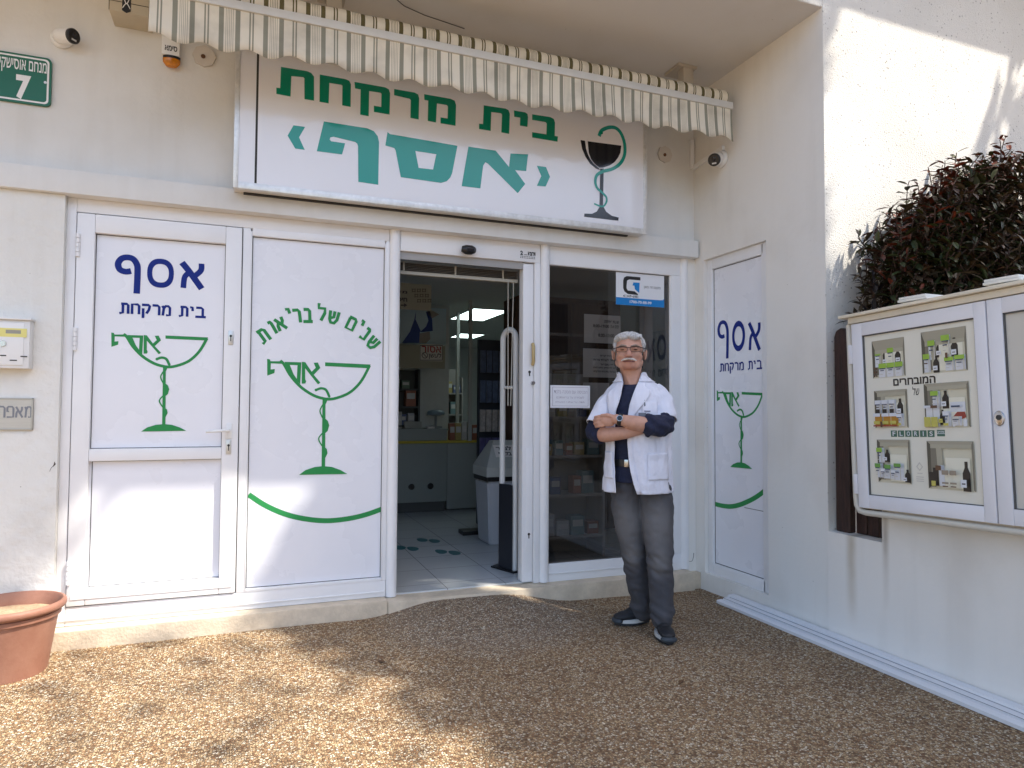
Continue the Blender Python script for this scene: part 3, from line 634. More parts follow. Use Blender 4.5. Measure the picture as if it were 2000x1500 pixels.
# ------------------------------------------------------------------ fittings on the facade
def disc(bm, c, r, h, axis='Y', n=28, mi=0): lathe(bm, [(r*.92, h[0]), (r, h[0]+(h[1]-h[0])*.3), (r, h[1])], c, n, mi, axis)
def bullet_camera(label, base, nrm, aim, s=1.0):
    """white turret camera: base disc on the wall, ball, black lens face"""
    base = Vector(base); nrm = Vector(nrm); aim = Vector(aim).normalized()
    t = thing('security_camera', label, 'camera', base)
    q = nrm.to_track_quat('Z', 'Y').to_matrix().to_4x4(); q.translation = base
    bm = B(); lathe(bm, [(.052*s, .001), (.055*s, .008), (.054*s, .02), (.044*s, .03)], (0, 0, 0), 28); bmesh.ops.transform(bm, matrix=q, verts=bm.verts); part('base', bm, WPL(), t, .7)
    for a in (0.6, 2.7, 4.8):
        bm = B(); lathe(bm, [(.004, .0301), (.004, .0312)], (.036*s*math.cos(a), .036*s*math.sin(a), 0), 10); bmesh.ops.transform(bm, matrix=q, verts=bm.verts); part('screw', bm, BLACK(), t)
    q2 = aim.to_track_quat('Z', 'Y').to_matrix().to_4x4(); q2.translation = base+nrm*.04*s
    bm = B(); lathe(bm, [(.02*s, -.03*s), (.036*s, -.015*s), (.042*s, .01*s), (.042*s, .07*s), (.040*s, .088*s)], (0, 0, 0), 28); bmesh.ops.transform(bm, matrix=q2, verts=bm.verts); part('housing', bm, WPL(), t, .6)
    bm = B(); lathe(bm, [(.0405*s, .085*s), (.0405*s, .098*s), (.034*s, .1035*s)], (0, 0, 0), 28); bmesh.ops.transform(bm, matrix=q2, verts=bm.verts); f = part('lens_hood', bm, BLACK(), t, .6)
    bm = B(); lathe(bm, [(.014*s, .1040*s), (.010*s, .107*s)], (0, .006*s, 0), 20); bmesh.ops.transform(bm, matrix=q2, verts=bm.verts); part('lens', bm, mat('lens_glass', (.01, .01, .015), .03), t, .7)
    bm = B(); box(bm, (-.014*s, -.026*s, .1036*s), (.014*s, -.017*s, .1055*s)); bmesh.ops.transform(bm, matrix=q2, verts=bm.verts); part('infrared_lamp', bm, mat('pale_lens', (.6, .6, .6), .3), t)
    return t
bullet_camera('white turret security camera on the upper wall above the green street sign', (-.985, 4.199, 3.248), (0, -1, 0), (.80, -.62, -.16), .95)
cx2 = onX(1412, 306, WX)
bullet_camera('white turret security camera on the side wall at the end of a cable trunk', (WX-.001, cx2.y, cx2.z-.02), (-1, 0, 0), (-.75, -.55, -.38), 1.05)
tr_ = thing('cable_trunk', 'white plastic cable trunk bending along the inner corner to the camera', 'cable trunk', (3.04, 4.18, 3.1))
bm = B(); box(bm, (3.03, 4.178, 3.085), (3.062, 4.199, 3.30), bev=.002); part('vertical_duct', bm, WPL(), tr_)
bm = B()
A = Vector((WX-.022, 4.19, 3.09)); C = Vector((WX-.022, cx2.y-.02, cx2.z+.055))
d = (C-A).normalized(); u = Vector((0, -d.z, d.y))*.016
vs = [bm.verts.new(p+o) for o in (Vector((0, 0, 0)), Vector((.021, 0, 0))) for p in (A-u, A+u, C+u, C-u)]
for f in ((0,1,2,3),(7,6,5,4),(0,4,5,1),(1,5,6,2),(2,6,7,3),(3,7,4,0)): bm.faces.new([vs[i] for i in f])
part('sloping_duct', bm, WPL(), tr_)

ss = thing('street_sign', 'green house number plate reading 7 with a Hebrew street name', 'sign', (-1.26, 4.2, 3.0))
sz_, sx1_ = (2.868, 3.128), -1.026; sx0_ = -1.287
def rrect(x0, z0, x1, z1, r, n=6):
    P = []
    for cx, cz, a0 in ((x1-r, z1-r, 0), (x0+r, z1-r, 90), (x0+r, z0+r, 180), (x1-r, z0+r, 270)):
        for i in range(n+1): a = R(a0+90*i/n); P.append((cx+r*math.cos(a), cz+r*math.sin(a)))
    return P
def slab(bm, P, mp, d, mi=0):
    """extrude an outline: mp(u,v,w)"""
    a = [bm.verts.new(mp(x, z, 0)) for x, z in P]; b = [bm.verts.new(mp(x, z, d)) for x, z in P]
    bm.faces.new(a).material_index = mi; bm.faces.new(b[::-1]).material_index = mi
    for i in range(len(P)): bm.faces.new((a[i], a[(i+1) % len(P)], b[(i+1) % len(P)], b[i])).material_index = mi
bm = B(); slab(bm, rrect(sx0_, sz_[0], sx1_, sz_[1], .025), lambda u, v, w_: Vector((u, 4.184+w_, v)), .015); part('plate', bm, mat('street_green', (.0, .115, .05), .3), ss, .6)
SW = mat('sign_white', (.8, .8, .8), .4)
sp3 = lambda u, v: Vector((u, 4.1832, v))
flat_obj('border', [([rrect(sx0_+.010, sz_[0]+.010, sx1_-.010, sz_[1]-.010, .02), rrect(sx0_+.019, sz_[0]+.019, sx1_-.019, sz_[1]-.019, .016)], 0)], sp3, SW, ss)
bm = B(); add_text(bm, 'מנחם אוסישקין', (-1.268, 3.022, sx1_-.022, 3.098), sp3, 0, .012, rtl=True); part('lettering', bm, SW, ss)
bm = B(); a = onY(30, 192, 4.183); b = onY(61, 149, 4.183); add_text(bm, '7', (a.x, a.z, b.x, b.z), sp3, 0, .05); part('house_number', bm, SW, ss)
bm = B(); disc(bm, (sx1_-.026, 0, 2.995), .007, (4.181, 4.184)); part('screw', bm, ALU, ss)

sr = thing('alarm_siren', 'slim white alarm siren with an amber lamp under the awning end', 'alarm siren', (-.46, 4.2, 3.2))
a = onY(317, 60, 4.16); b = onY(351, 112, 4.16)
bm = B(); box(bm, (a.x, 4.15, b.z), (b.x, 4.199, a.z+.12), bev=.006); part('housing', bm, WPL(), sr, .6)
bm = B(); disc(bm, ((a.x+b.x)/2+.004, 4.172, b.z-.012), .045, (0, 1), 'Z'); 
for v in bm.verts: v.co.z = b.z-.018 if v.co.z < b.z+.3 else b.z-.001
for v in bm.verts: v.co.y = 4.172+(v.co.y-4.172)*.55
part('collar', bm, BLACK(), sr, .6)
bm = B(); lathe(bm, [(.001, -.062), (.028, -.058), (.043, -.038), (.045, -.018)], ((a.x+b.x)/2+.004, 4.168, b.z), 24)
for v in bm.verts: v.co.y = 4.168+(v.co.y-4.168)*.6
part('amber_lamp', bm, mat('amber', (.55, .19, .01), .12, var=.2, vscale=60), sr, .8)
bm = B(); add_text(bm, 'סימא', (a.x+.015, b.z+.022, b.x-.012, b.z+.052), lambda u, v: Vector((u, 4.1492, v)), 0, .03, rtl=True)
part('lettering', bm, BLACK(), sr); bm = B()
for k_ in range(3): box(bm, (a.x+.04, 4.1488, b.z+.13+.018*k_), (b.x-.035, 4.1494, b.z+.134+.018*k_))
part('marking', bm, BLACK(), sr)

bxs = thing('alarm_box', 'beige wall box with a dark shield badge beside the awning', 'box', (-.65, 4.2, 3.45))
bm = B(); box(bm, (-.742, 4.03, 3.374), (-.555, 4.199, 3.66-.03), bev=.004); part('case', bm, mat('beige_case', (.50, .44, .33), .5, var=.05), bxs, .6)
bm = B(); box(bm, (-.742, 4.0285, 3.425), (-.555, 4.031, 3.428)); box(bm, (-.7425, 4.03, 3.374), (-.7395, 4.0295, 3.62)); part('lid_seam', bm, mat('dark_brown', (.04, .03, .02), .7), bxs)
a = onY(238, 24, 4.028); b = onY(256, 0, 4.028)
badge = [(a.x, a.z+.012), ((a.x+b.x)/2, a.z), (b.x, a.z+.012), (b.x, b.z+.03), (a.x, b.z+.03)]
flat_obj('badge', [([badge], 0)], lambda u, v: Vector((u, 4.0278, v)), BLACK(), bxs)
cxm = (a.x+b.x)/2
flat_obj('badge_mark', [([stroke2([(cxm-.018, b.z+.024), (cxm, a.z+.05), (cxm+.018, b.z+.024)], .004)], 0), ([stroke2([(cxm-.018, a.z+.025), (cxm, a.z+.052), (cxm+.018, a.z+.025)], .004)], 0)], lambda u, v: Vector((u, 4.0272, v)), SW, bxs)

mb = thing('mailbox', 'white metal letterbox with a yellow label on the rough wall', 'mailbox', (-1.25, 4.16, 1.6))
bm = B(); box(bm, (-1.50, 4.09, 1.47), (-1.062, 4.159, 1.715), bev=.004); box(bm, (-1.51, 4.075, 1.715), (-1.054, 4.159, 1.727), bev=.003); part('case', bm, mat('mailbox_paint', (.72, .72, .71), .45), mb, .6)
bm = B(); bars(bm, [(-1.48, 1.485, -1.085, 1.70)], 4.085, 4.092, .003); part('door', bm, mat('mailbox_door', (.76, .76, .75), .4), mb, .6)
for (x0, y0, x1, y1) in ((0, 693, 12, 695.5), (19, 702.5, 33, 705), (40, 695, 53, 697.5)):
    p, q = onY(x0, y0, 4.084), onY(x1, y1, 4.084); bm = B(); box(bm, (p.x, 4.0835, q.z), (q.x, 4.085, p.z)); part('vent_slot', bm, BLACK(), mb)
bm = B(); p, q = onY(0, 640, 4.084), onY(52, 659, 4.084); box(bm, (p.x-.05, 4.0842, q.z), (q.x, 4.085, p.z)); part('label', bm, mat('label_yellow', (.72, .66, .22), .5), mb)
bm = B(); p, q = onY(11, 651, 4.084), onY(41, 645, 4.084); box(bm, (p.x, 4.0838, p.z), (q.x, 4.0845, q.z)); part('name_strip', bm, mat('strip_grey', (.3, .29, .24), .4), mb)
bm = B(); c = onY(5, 671, 4.084); disc(bm, (c.x, 0, c.z), .016, (4.079, 4.085)); part('lock', bm, mat('chrome', (.5, .5, .5), .2), mb, .6)

npl = thing('nameplate', 'brushed steel plate with grey Hebrew lettering below the letterbox', 'sign', (-1.2, 4.16, 1.23))
bm = B(); box(bm, (-1.48, 4.150, 1.160), (-1.056, 4.159, 1.318), bev=.002); part('plate', bm, mat('brushed_steel', (.5, .48, .44), .38, metal=.55, var=.06, stretch=(1, 1, 30)), npl)
bm = B(); bars(bm, [(-1.485, 1.156, -1.051, 1.164), (-1.485, 1.313, -1.051, 1.321), (-1.059, 1.16, -1.051, 1.32)], 4.146, 4.159, .001); part('rim', bm, mat('steel_rim', (.4, .39, .37), .3, metal=.8), npl)
p, q = onY(0, 814, 4.149), onY(64, 790, 4.149); flat_obj('lettering', heb_word('מאפרה', p.x-.042, q.x-.004, p.z-.004, q.z-p.z-.008, .009), lambda u, v: Vector((u, 4.1492, v)), mat('etched_grey', (.20, .21, .24), .5), npl)

sen = thing('door_sensor', 'black motion sensor above the open doorway', 'sensor', (1.31, 4.2, 2.31))
bm = B(); c = onY(915, 488, 4.17); tube(bm, [(c.x-.045, 4.175, c.z+.004), (c.x-.02, 4.168, c.z), (c.x+.02, 4.168, c.z), (c.x+.04, 4.175, c.z+.002)], [.018, .03, .03, .022], 14); part('housing', bm, BLACK(), sen, .8)
bm = B(); box(bm, (c.x-.02, 4.133, c.z-.018), (c.x+.03, 4.14, c.z+.006), bev=.002); part('sensor_window', bm, mat('lens_glass', (.01, .01, .015), .03), sen)
stk = thing('header_label', 'small printed door maker sticker on the white door header', 'sticker', (1.7, 4.2, 2.3))
bm = B(); p, q = onY(1016, 503.5, 4.204), onY(1046, 494, 4.204)
add_text(bm, 'דרומת', (p.x+.055, p.z+.02, q.x, q.z+.004), lambda u, v: Vector((u, 4.2035, v)), 0, .05, rtl=True); add_text(bm, '2', (p.x, p.z+.02, p.x+.02, q.z+.006), lambda u, v: Vector((u, 4.2035, v)), 0, .05)
box(bm, (p.x+.028, 4.2033, p.z+.022), (p.x+.05, 4.2036, p.z+.026))
for k_ in range(2):
    x = p.x
    while x < q.x-.01: box(bm, (x, 4.2033, p.z+.010-.010*k_), (x+.008, 4.2036, p.z+.014-.010*k_)); x += .0125
part('print', bm, BLACK(), stk)

# ------------------------------------------------------------------ stickers and notices on the shop window
sk1 = thing('security_sticker', 'white and blue security company sticker in the top corner of the window', 'sticker', (2.63, 4.23, 2.15))
p = onY(1203, 531, 4.232); q = onY(1297, 602, 4.232)
x0, x1, z0, z1 = p.x, q.x, q.z+.004, p.z
bm = B(); box(bm, (x0, 4.2315, z0), (x1, 4.2325, z1)); part('sheet', bm, mat('sticker_white', (.76, .77, .80), .3), sk1)
SBL = mat('sticker_blue', (.0, .20, .55), .3)
s1 = lambda u, v: Vector((x0+u*(x1-x0), 4.2308, z0+v*(z1-z0)))
s2 = lambda u, v: Vector((x0+u*(x1-x0), 4.2302, z0+v*(z1-z0)))
flat_obj('blue_band', [([[(0, 0), (1, 0), (1, .27), (.97, .235), (.93, .225), (0, .225)]], 0)], s1, SBL, sk1)
flat_obj('logo', [([[(.50,.90),(.50,.80),(.27,.80),(.225,.76),(.215,.60),(.215,.52),(.24,.455),(.38,.445),(.455,.36),(.44,.335),(.24,.345),(.17,.42),(.145,.52),(.145,.75),(.165,.85),(.22,.90)]], 0)], s1, BLACK(), sk1)
flat_obj('logo_accent', [([[(.485,.725),(.475,.40),(.385,.51),(.375,.62),(.335,.62),(.355,.72)]], 0)], s1, SBL, sk1)
bm = B(); add_text(bm, 'ONE', (.145, .245, .46, .315), s1, 0, .015); add_text(bm, 'מקום זה מוגן', (.57, .545, .92, .64), s1, 0, 0, rtl=True); part('lettering', bm, BLACK(), sk1)
bm = B(); add_text(bm, '1700-70-88-99', (.28, .07, .73, .155), s2, 0, .02); part('phone_number', bm, SW, sk1)
nt1 = thing('window_notice', 'small white framed notice with faded print low on the window', 'notice', (2.05, 4.22, 1.36))
p = onY(1075, 752, 4.222); q = onY(1152, 797, 4.222)
bm = B(); box(bm, (p.x, 4.2215, q.z), (q.x, 4.2255, p.z)); part('sheet', bm, mat('paper', (.78, .77, .80), .5), nt1)
INK = mat('faded_ink', (.42, .38, .44), .6)
n1 = lambda u, v: Vector((p.x+u*(q.x-p.x), 4.2212, q.z+v*(p.z-q.z)))
fr_ = [[(.05, .08), (.96, .08), (.96, .92), (.05, .92)], [(.06, .095), (.95, .095), (.95, .905), (.06, .905)]]
flat_obj('border', [(fr_, 0)], n1, INK, nt1)
bm = B(); add_text(bm, 'הכניסה עם מסכה בלבד', (.09, .64, .93, .80), n1, 0, .0, rtl=True); add_text(bm, 'לשמירה על בריאותכם', (.15, .42, .85, .52), n1, 0, 0, rtl=True); add_text(bm, 'תודה על שיתוף הפעולה', (.12, .2, .86, .3), n1, 0, 0, rtl=True); part('print', bm, INK, nt1)
PAP = mat('grey_paper', (.78, .76, .74), .7); INK2 = mat('ink', (.05, .05, .06), .6)
def paper(label, x0, y0, x1, y1, lines, Y=4.262):
    t = thing('paper_notice', label, 'notice', (2.4, Y, 1.8), 'paper notices taped inside the window')
    p = onY(x0, y0, Y); q = onY(x1, y1, Y)
    bm = B(); box(bm, (p.x, Y, q.z), (q.x, Y+.002, p.z)); part('sheet', bm, PAP, t)
    mp = lambda u, v: Vector((p.x+u*(q.x-p.x), Y-.0012, q.z+v*(p.z-q.z)))
    bm = B()
    for s_, f_, r_ in lines: add_text(bm, s_, f_, mp, 0, .02, rtl=r_)
    part('print', bm, INK2, t)
paper('upper printed sheet with opening hours inside the dark window', 1141, 613, 1212, 672, [('שעות פתיחה', (.55, .72, .95, .82), True), ('ימים א-ה', (.72, .55, .95, .66), True), ('8:00-19:00', (.24, .55, .68, .66), False), ('8:00-13:00', (.38, .22, .82, .34), False)])
paper('lower printed sheet of notices taped behind the man in the window', 1139, 680, 1205, 738, [('לקוחות יקרים', (.5, .72, .95, .80), True), ('התור לקבלת שירות', (.3, .56, .95, .66), True), ('לפי מספר', (.5, .42, .95, .5), True), ('נא להמתין בסבלנות', (.3, .3, .95, .38), True), ('בברכה צוות בית המרקחת', (.3, .16, .95, .24), True)])
paper('third sheet, half hidden behind the white coat', 1139, 747, 1190, 800, [])
#@@MORE
# ------------------------------------------------------------------ garden wall, fence boards, cabinet, bush
gw = thing('garden_wall', 'low pale plastered wall running under the display cabinet', 'wall', (WX, 1.5, 0))
bm = B()
for a, b in (((WX-.007, -3, -.1), (3.32, 2.605, 1.5)), ((WX-.007, 2.605, -.1), (3.32, BY-.004, .598))): box(bm, a, b)
bmesh.ops.remove_doubles(bm, verts=bm.verts, dist=1e-5)
part('wall_body', bm, W_GARD(), gw)
WOOD = mat('dark_wood', (.035, .014, .010), .55, var=.5, vscale=9, bump=.4, bscale=40, stretch=(6, 6, .7))
pl = 'weathered brown fence boards beside the cabinet'
t = thing('fence_post', 'tall dark brown round-topped wooden post left of the cabinet', 'post', (3.15, 2.9, .6))
bm = B(); prof = [(2.852, .600), (2.948, .600), (2.948, 1.70), (2.935, 1.735), (2.90, 1.75), (2.865, 1.735), (2.852, 1.70)]
slab(bm, prof, lambda u, v, w_: Vector((3.11+w_, u, v)), .05); bmesh.ops.bevel(bm, geom=bm.edges[:], offset=.006, segments=1, affect='EDGES'); part('post', bm, WOOD, t, .6)
for i, (y0, y1, lb) in enumerate(((2.775, 2.842, 'brown fence board just right of the round-topped post'), (2.70, 2.768, 'brown fence board in the middle of the wall gap'), (2.612, 2.69, 'reddish fence board at the right end of the wall gap'))):
    bm = B(); box(bm, (3.15, y0, .600), (3.175, y1, 1.66), bev=.004); tag(obj('fence_board', bm, WOOD, smooth=.6), lb, 'board', pl)

cab = thing('display_cabinet', 'white glazed notice cabinet with product pictures mounted on the garden wall', 'cabinet', (2.95, 2.66, 1.25))
CX = 2.93; CB = mat('cabinet_beige', (.70, .64, .52), .6, var=.12, vscale=6); CW = mat('cabinet_white', (.74, .745, .79), .3, var=.02)
cz0, cz1 = .775, 1.765
bm = B(); box(bm, (CX+.035, .6, cz0), (3.062, 2.655, cz1), bev=.003); part('case', bm, CB, cab, .6)
bm = B(); box(bm, (CX-.03, .6, cz1+.002), (3.10, 2.70, cz1+.018), bev=.003); box(bm, (CX-.005, .6, cz1-.03), (CX+.034, 2.66, cz1), bev=.002); part('lid', bm, CB, cab, .6)
def cab_door(y1, y0, label=None):
    """framed leaf from y1 (left in the photo) to y0"""
    st = .062
    bm = B()
    for a, b in (((CX, y1-st, cz0+.008), (CX+.03, y1, cz1-.034)), ((CX, y0, cz0+.008), (CX+.03, y0+st*.85, cz1-.034)),
                 ((CX+.001, y0+st*.85, cz1-.10), (CX+.03, y1-st, cz1-.034)), ((CX+.001, y0+st*.85, cz0+.008), (CX+.03, y1-st, cz0+.075))): box(bm, a, b, bev=.003)
    d = part('door', bm, CW, cab, .6)
    bm = B(); r = (y0+st*.85, y1-st, cz0+.075, cz1-.10)
    for a, b in (((CX+.005, r[1]-.006, r[2]), (CX+.0125, r[1], r[3])), ((CX+.005, r[0], r[3]-.006), (CX+.0125, r[1], r[3])), ((CX+.005, r[0], r[2]), (CX+.0125, r[1], r[2]+.004)), ((CX+.005, r[0], r[2]), (CX+.0125, r[0]+.003, r[3]))): box(bm, a, b)
    part('seal', bm, MATS['grey_seal'], d)
    return d, r
d1, pr = cab_door(2.645, 1.95); d2, pr2 = cab_door(1.944, 1.25)
POST = mat('poster_cream', (.74, .72, .63), .35)
bm = B(); box(bm, (CX+.013, pr[0], pr[2]), (CX+.02, pr[1], pr[3])); poster = part('poster', bm, POST, d1)
bm = B(); box(bm, (CX+.013, pr2[0], pr2[2]), (CX+.02, pr2[1], pr2[3])); part('poster', bm, mat('poster_grey', (.56, .54, .49), .4), d2)
bm = B(); c = onX(1950, 836, CX); disc(bm, (0, 1.915, 1.225), .022, (CX-.006, CX-.0005), 'X')
for v in bm.verts: v.co.z = 1.225+(v.co.z-1.225)*1.45
part('lock', bm, mat('chrome', (.5, .5, .5), .2), d2, .6)
bm = B(); disc(bm, (0, 1.915, 1.228), .011, (CX-.010, CX-.006), 'X'); part('keyhole', bm, MATS['dark_metal'], d2)
bm = B(); P = [(CX+.02, 2.675, cz1-.03), (CX+.02, 2.675, cz0+.06), (CX+.02, 2.672, cz0+.015), (CX+.02, 2.655, cz0-.012), (CX+.02, 2.62, cz0-.018), (CX+.02, .6, cz0-.018)]
tube(bm, P, .0155, 12); part('tube_frame', bm, mat('tube_beige', (.60, .57, .50), .45), cab, 1.2)
for zc in (1.575, .90):
    bm = B(); box(bm, (CX+.001, 2.647, zc-.05), (CX+.03, 2.672, zc+.05), bev=.002); part('hinge', bm, CW, cab, .6)
# printed poster: niches with bottles and boxes (one flat print in layers of colour)
pc = {k_: mat('poster_'+k_, c, .4) for k_, c in dict(back=(.62, .59, .46), pale=(.74, .72, .60), top=(.36, .33, .25), shade=(.10, .09, .065), side=(.20, .18, .135), mid=(.40, .375, .285), white=(.66, .68, .72), lime=(.30, .48, .06), dark=(.03, .022, .015), brown=(.12, .06, .03), amber=(.52, .26, .03), yellow=(.50, .46, .10), red=(.30, .05, .03), navy=(.06, .08, .13), green=(.055, .14, .095), grey=(.4, .4, .4), taupe=(.30, .25, .19), leaf=(.14, .32, .06)).items()}
pk = list(pc); PM = list(pc.values()); ix = {k_: i for i, k_ in enumerate(pk)}
pu0, pu1, pv0, pv1 = pr[1], pr[0], pr[2], pr[3]
def cp(layer):                                    # (u,v) in 0..1 on the poster, u to the right in the photo
    return lambda u, v: Vector((CX+.0126-.0004*layer, pu0+(pu1-pu0)*u, pv0+(pv1-pv0)*v))
layers = {0: [], 1: [], 2: [], 3: []}
def R4(x0, y0, x1, y1): return [(x0, y0), (x1, y0), (x1, y1), (x0, y1)]
def put(l, pts, c): layers[l].append(([pts], ix[c]))
def bottle(x, y, w_, h, lab='white'):
    put(2, [(x-w_*.5, y), (x+w_*.5, y), (x+w_*.5, y+h*.6), (x+w_*.2, y+h*.8), (x+w_*.2, y+h), (x-w_*.2, y+h), (x-w_*.2, y+h*.8), (x-w_*.5, y+h*.6)], 'dark'); put(3, R4(x-w_*.36, y+h*.14, x+w_*.40, y+h*.40), lab); put(3, R4(x-w_*.2, y+h*.24, x+w_*.25, y+h*.28), 'dark')
def pack(x, y, w_, h, c='white', topc='lime', tf=.28, mark='navy'):
    put(2, R4(x-w_*.5, y, x+w_*.5, y+h), c); put(3, R4(x-w_*.5, y+h*(1-tf), x+w_*.5, y+h), topc)
    put(3, R4(x+w_*.36, y, x+w_*.5, y+h*(1-tf)), 'grey')
    if mark: put(3, R4(x-w_*.3, y+h*.46, x+w_*.2, y+h*.52), mark); put(3, R4(x-w_*.3, y+h*.2, x+w_*.05, y+h*.24), 'grey'); put(3, R4(x-w_*.4, y+h*(1-tf)-.006, x+w_*.4, y+h*(1-tf)), 'navy')
N6 = [(.085, .722, .40, .955), (.555, .722, .925, .965), (.09, .415, .405, .645), (.56, .415, .925, .665), (.10, .085, .41, .345), (.565, .07, .94, .34)]
for (a0, b0, a1, b1) in N6:
    tall = b1 > .9
    put(0, R4(a0, b0, a1, b1), 'back'); w_ = a1-a0; h = b1-b0; dt = .26*h if tall else .07*h
    put(1, [(a0, b1), (a0+.03, b1-dt), (a1-.015, b1-dt), (a1, b1)], 'top')
    put(1, [(a0, b0), (a0+.03, b0+.02), (a0+.03, b1-dt), (a0, b1)], 'shade')
    put(1, [(a0+.03, b0+.02), (a0+.12*w_*2, b0+.02), (a0+.10*w_*2, b1-dt), (a0+.03, b1-dt)], 'side')
    put(1, [(a1, b0), (a1-.012, b0+.01), (a1-.015, b1-dt), (a1, b1)], 'side')
    put(1, [(a0+.24*w_, b0+.02), (a0+.36*w_, b0+.02), (a0+.33*w_, b1-dt), (a0+.2*w_, b1-dt)], 'mid'); put(1, R4(a0+.40*w_, b0+.012, a1-.03, b0+h*.66), 'pale'); put(1, R4(a0+.03, b1-dt-.022, a1-.015, b1-dt), 'mid')
# niche 1
pack(.14, .79, .055, .10); bottle(.205, .80, .045, .085); pack(.265, .80, .06, .10, topc='lime'); bottle(.335, .80, .055, .09)
for x in (.185, .265, .345): pack(x, .725, .075, .085, tf=.34)
for i in range(6): put(3, R4(.105+.02*(i % 2), .73+.022*(i//2), .117+.02*(i % 2), .745+.022*(i//2)), 'brown')
# niche 2
pack(.645, .80, .06, .11); bottle(.705, .81, .05, .09); pack(.765, .82, .07, .11); bottle(.83, .80, .055, .11)
pack(.60, .73, .055, .105, mark='brown'); bottle(.675, .725, .05, .095); put(2, R4(.715, .735, .75, .80), 'pale'); pack(.79, .73, .075, .075); pack(.875, .73, .08, .08); put(3, R4(.765, .80, .785, .83), 'brown')
# niche 3
for x in (.135, .205, .275): pack(x, .50, .055, .085, topc='white', mark='dark'); put(3, R4(x-.02, .505, x+.02, .53), 'dark')
bottle(.34, .49, .055, .10)
for x in (.125, .21, .285): put(2, R4(x-.035, .425, x+.035, .505), 'amber'); put(3, R4(x-.035, .485, x+.035, .505), 'white'); put(3, R4(x-.03, .44, x+.03, .458), 'yellow'); put(3, R4(x-.035, .425, x+.035, .433), 'red')
put(3, R4(.162, .42, .182, .455), 'brown'); pack(.345, .425, .05, .075, topc='white'); put(3, R4(.33, .43, .36, .445), 'yellow')
# niche 4
pack(.665, .53, .065, .09); bottle(.74, .52, .055, .10); put(2, R4(.775, .50, .895, .555), 'white'); put(3, R4(.80, .525, .87, .535), 'navy')
for x, tc_ in ((.60, 'white'), (.66, 'brown')): put(2, R4(x-.028, .42, x+.028, .54), 'white'); put(3, R4(x-.028, .42, x+.028, .475), 'yellow'); put(3, R4(x-.028, .525, x+.028, .54), tc_)
bottle(.71, .43, .045, .085, 'yellow'); pack(.755, .42, .05, .085, topc='white'); put(3, R4(.735, .425, .775, .44), 'yellow'); put(2, [(.79, .47), (.83, .50), (.89, .50), (.90, .47), (.85, .455)], 'red'); pack(.835, .425, .06, .05, topc='grey'); put(2, R4(.875, .42, .905, .46), 'white'); put(2, R4(.788, .42, .81, .46), 'white')
# niche 5
pack(.145, .205, .055, .09); bottle(.20, .21, .05, .075); pack(.125, .115, .055, .085, topc='leaf'); pack(.175, .11, .04, .06, topc='white'); pack(.225, .11, .06, .085, topc='leaf'); pack(.275, .105, .04, .06, topc='white'); pack(.32, .105, .065, .10, topc='leaf', tf=.2); bottle(.385, .095, .05, .075)
# niche 6
put(2, R4(.575, .085, .63, .165), 'dark'); put(2, R4(.61, .09, .655, .19), 'dark'); put(3, R4(.62, .09, .655, .118), 'yellow'); put(2, R4(.66, .09, .705, .205), 'white'); put(3, R4(.66, .178, .705, .205), 'brown')
for x in (.735, .80): put(2, R4(x-.028, .085, x+.028, .20), 'pale'); put(3, R4(x-.026, .155, x+.026, .18), 'taupe'); put(3, R4(x-.026, .105, x+.026, .115), 'taupe'); put(3, R4(x-.022, .089, x+.022, .095), 'brown')
bottle(.88, .07, .06, .16)
for l, it in layers.items(): flat_obj(['niche_print', 'niche_shading_print', 'product_print', 'product_label_print'][l], it, cp(l), PM, poster)
bm = B(); add_text(bm, 'המובחרים', (.28, .668, .66, .71), cp(2), 0, .03, rtl=True)
add_text(bm, 'של', (.455, .605, .515, .655), cp(2), 0, .0, rtl=True); part('lettering', bm, pc['dark'], poster)
bm = B()
for i, ch in enumerate('FLORIS'):
    x0 = .235+i*.067; poly3(bm, [[cp(2)(*p_) for p_ in R4(x0, .362, x0+.058, .40)]], 0); add_text(bm, ch, (x0+(.016 if ch != 'I' else .025), .368, x0+(.044 if ch != 'I' else .033), .394), cp(3), 1, .02)
poly3(bm, [[cp(2)(*p_) for p_ in R4(.65, .366, .715, .402)]], 0); add_text(bm, 'פלוריש', (.656, .386, .71, .398), cp(3), 1, .03, rtl=True); poly3(bm, [[cp(3)(*p_) for p_ in R4(.65, .380, .715, .383)]], 1)
part('letter_tiles', bm, [pc['green'], pc['white']], poster)
dia = [(.455, .19), (.485, .218), (.515, .19), (.485, .165)]
di = [(.465, .19), (.485, .208), (.505, .19), (.485, .174)]
it = [([dia, di], ix['grey'])]+[([R4(.462, .150, .508, .155)], ix['grey'])]+[([R4(.452, .105+.012*i, .518, .110+.012*i)], ix['grey']) for i in range(3)]
flat_obj('emblem', it, cp(2), PM, poster)
cab.rotation_euler = (R(-2.1), 0, 0)
for lb, y, zz in (('white ceramic tiles stacked at the left on the cabinet top', 2.30, 1.80), ('white ceramic tiles stacked at the right on the cabinet top', 1.89, 1.815)):
    t = thing('tile_stack', lb, 'tiles', (2.985, y, zz), 'tiles lying on the cabinet')
    for k_ in range(2):
        bm = B(); box(bm, (2.915+.008*k_, y-.075+.01*k_, zz+.004+.0135*k_), (3.07, y+.075, zz+.0155+.0135*k_), bev=.002); part('tile', bm, mat('tile_white', (.74, .73, .68), .3), t, .6)

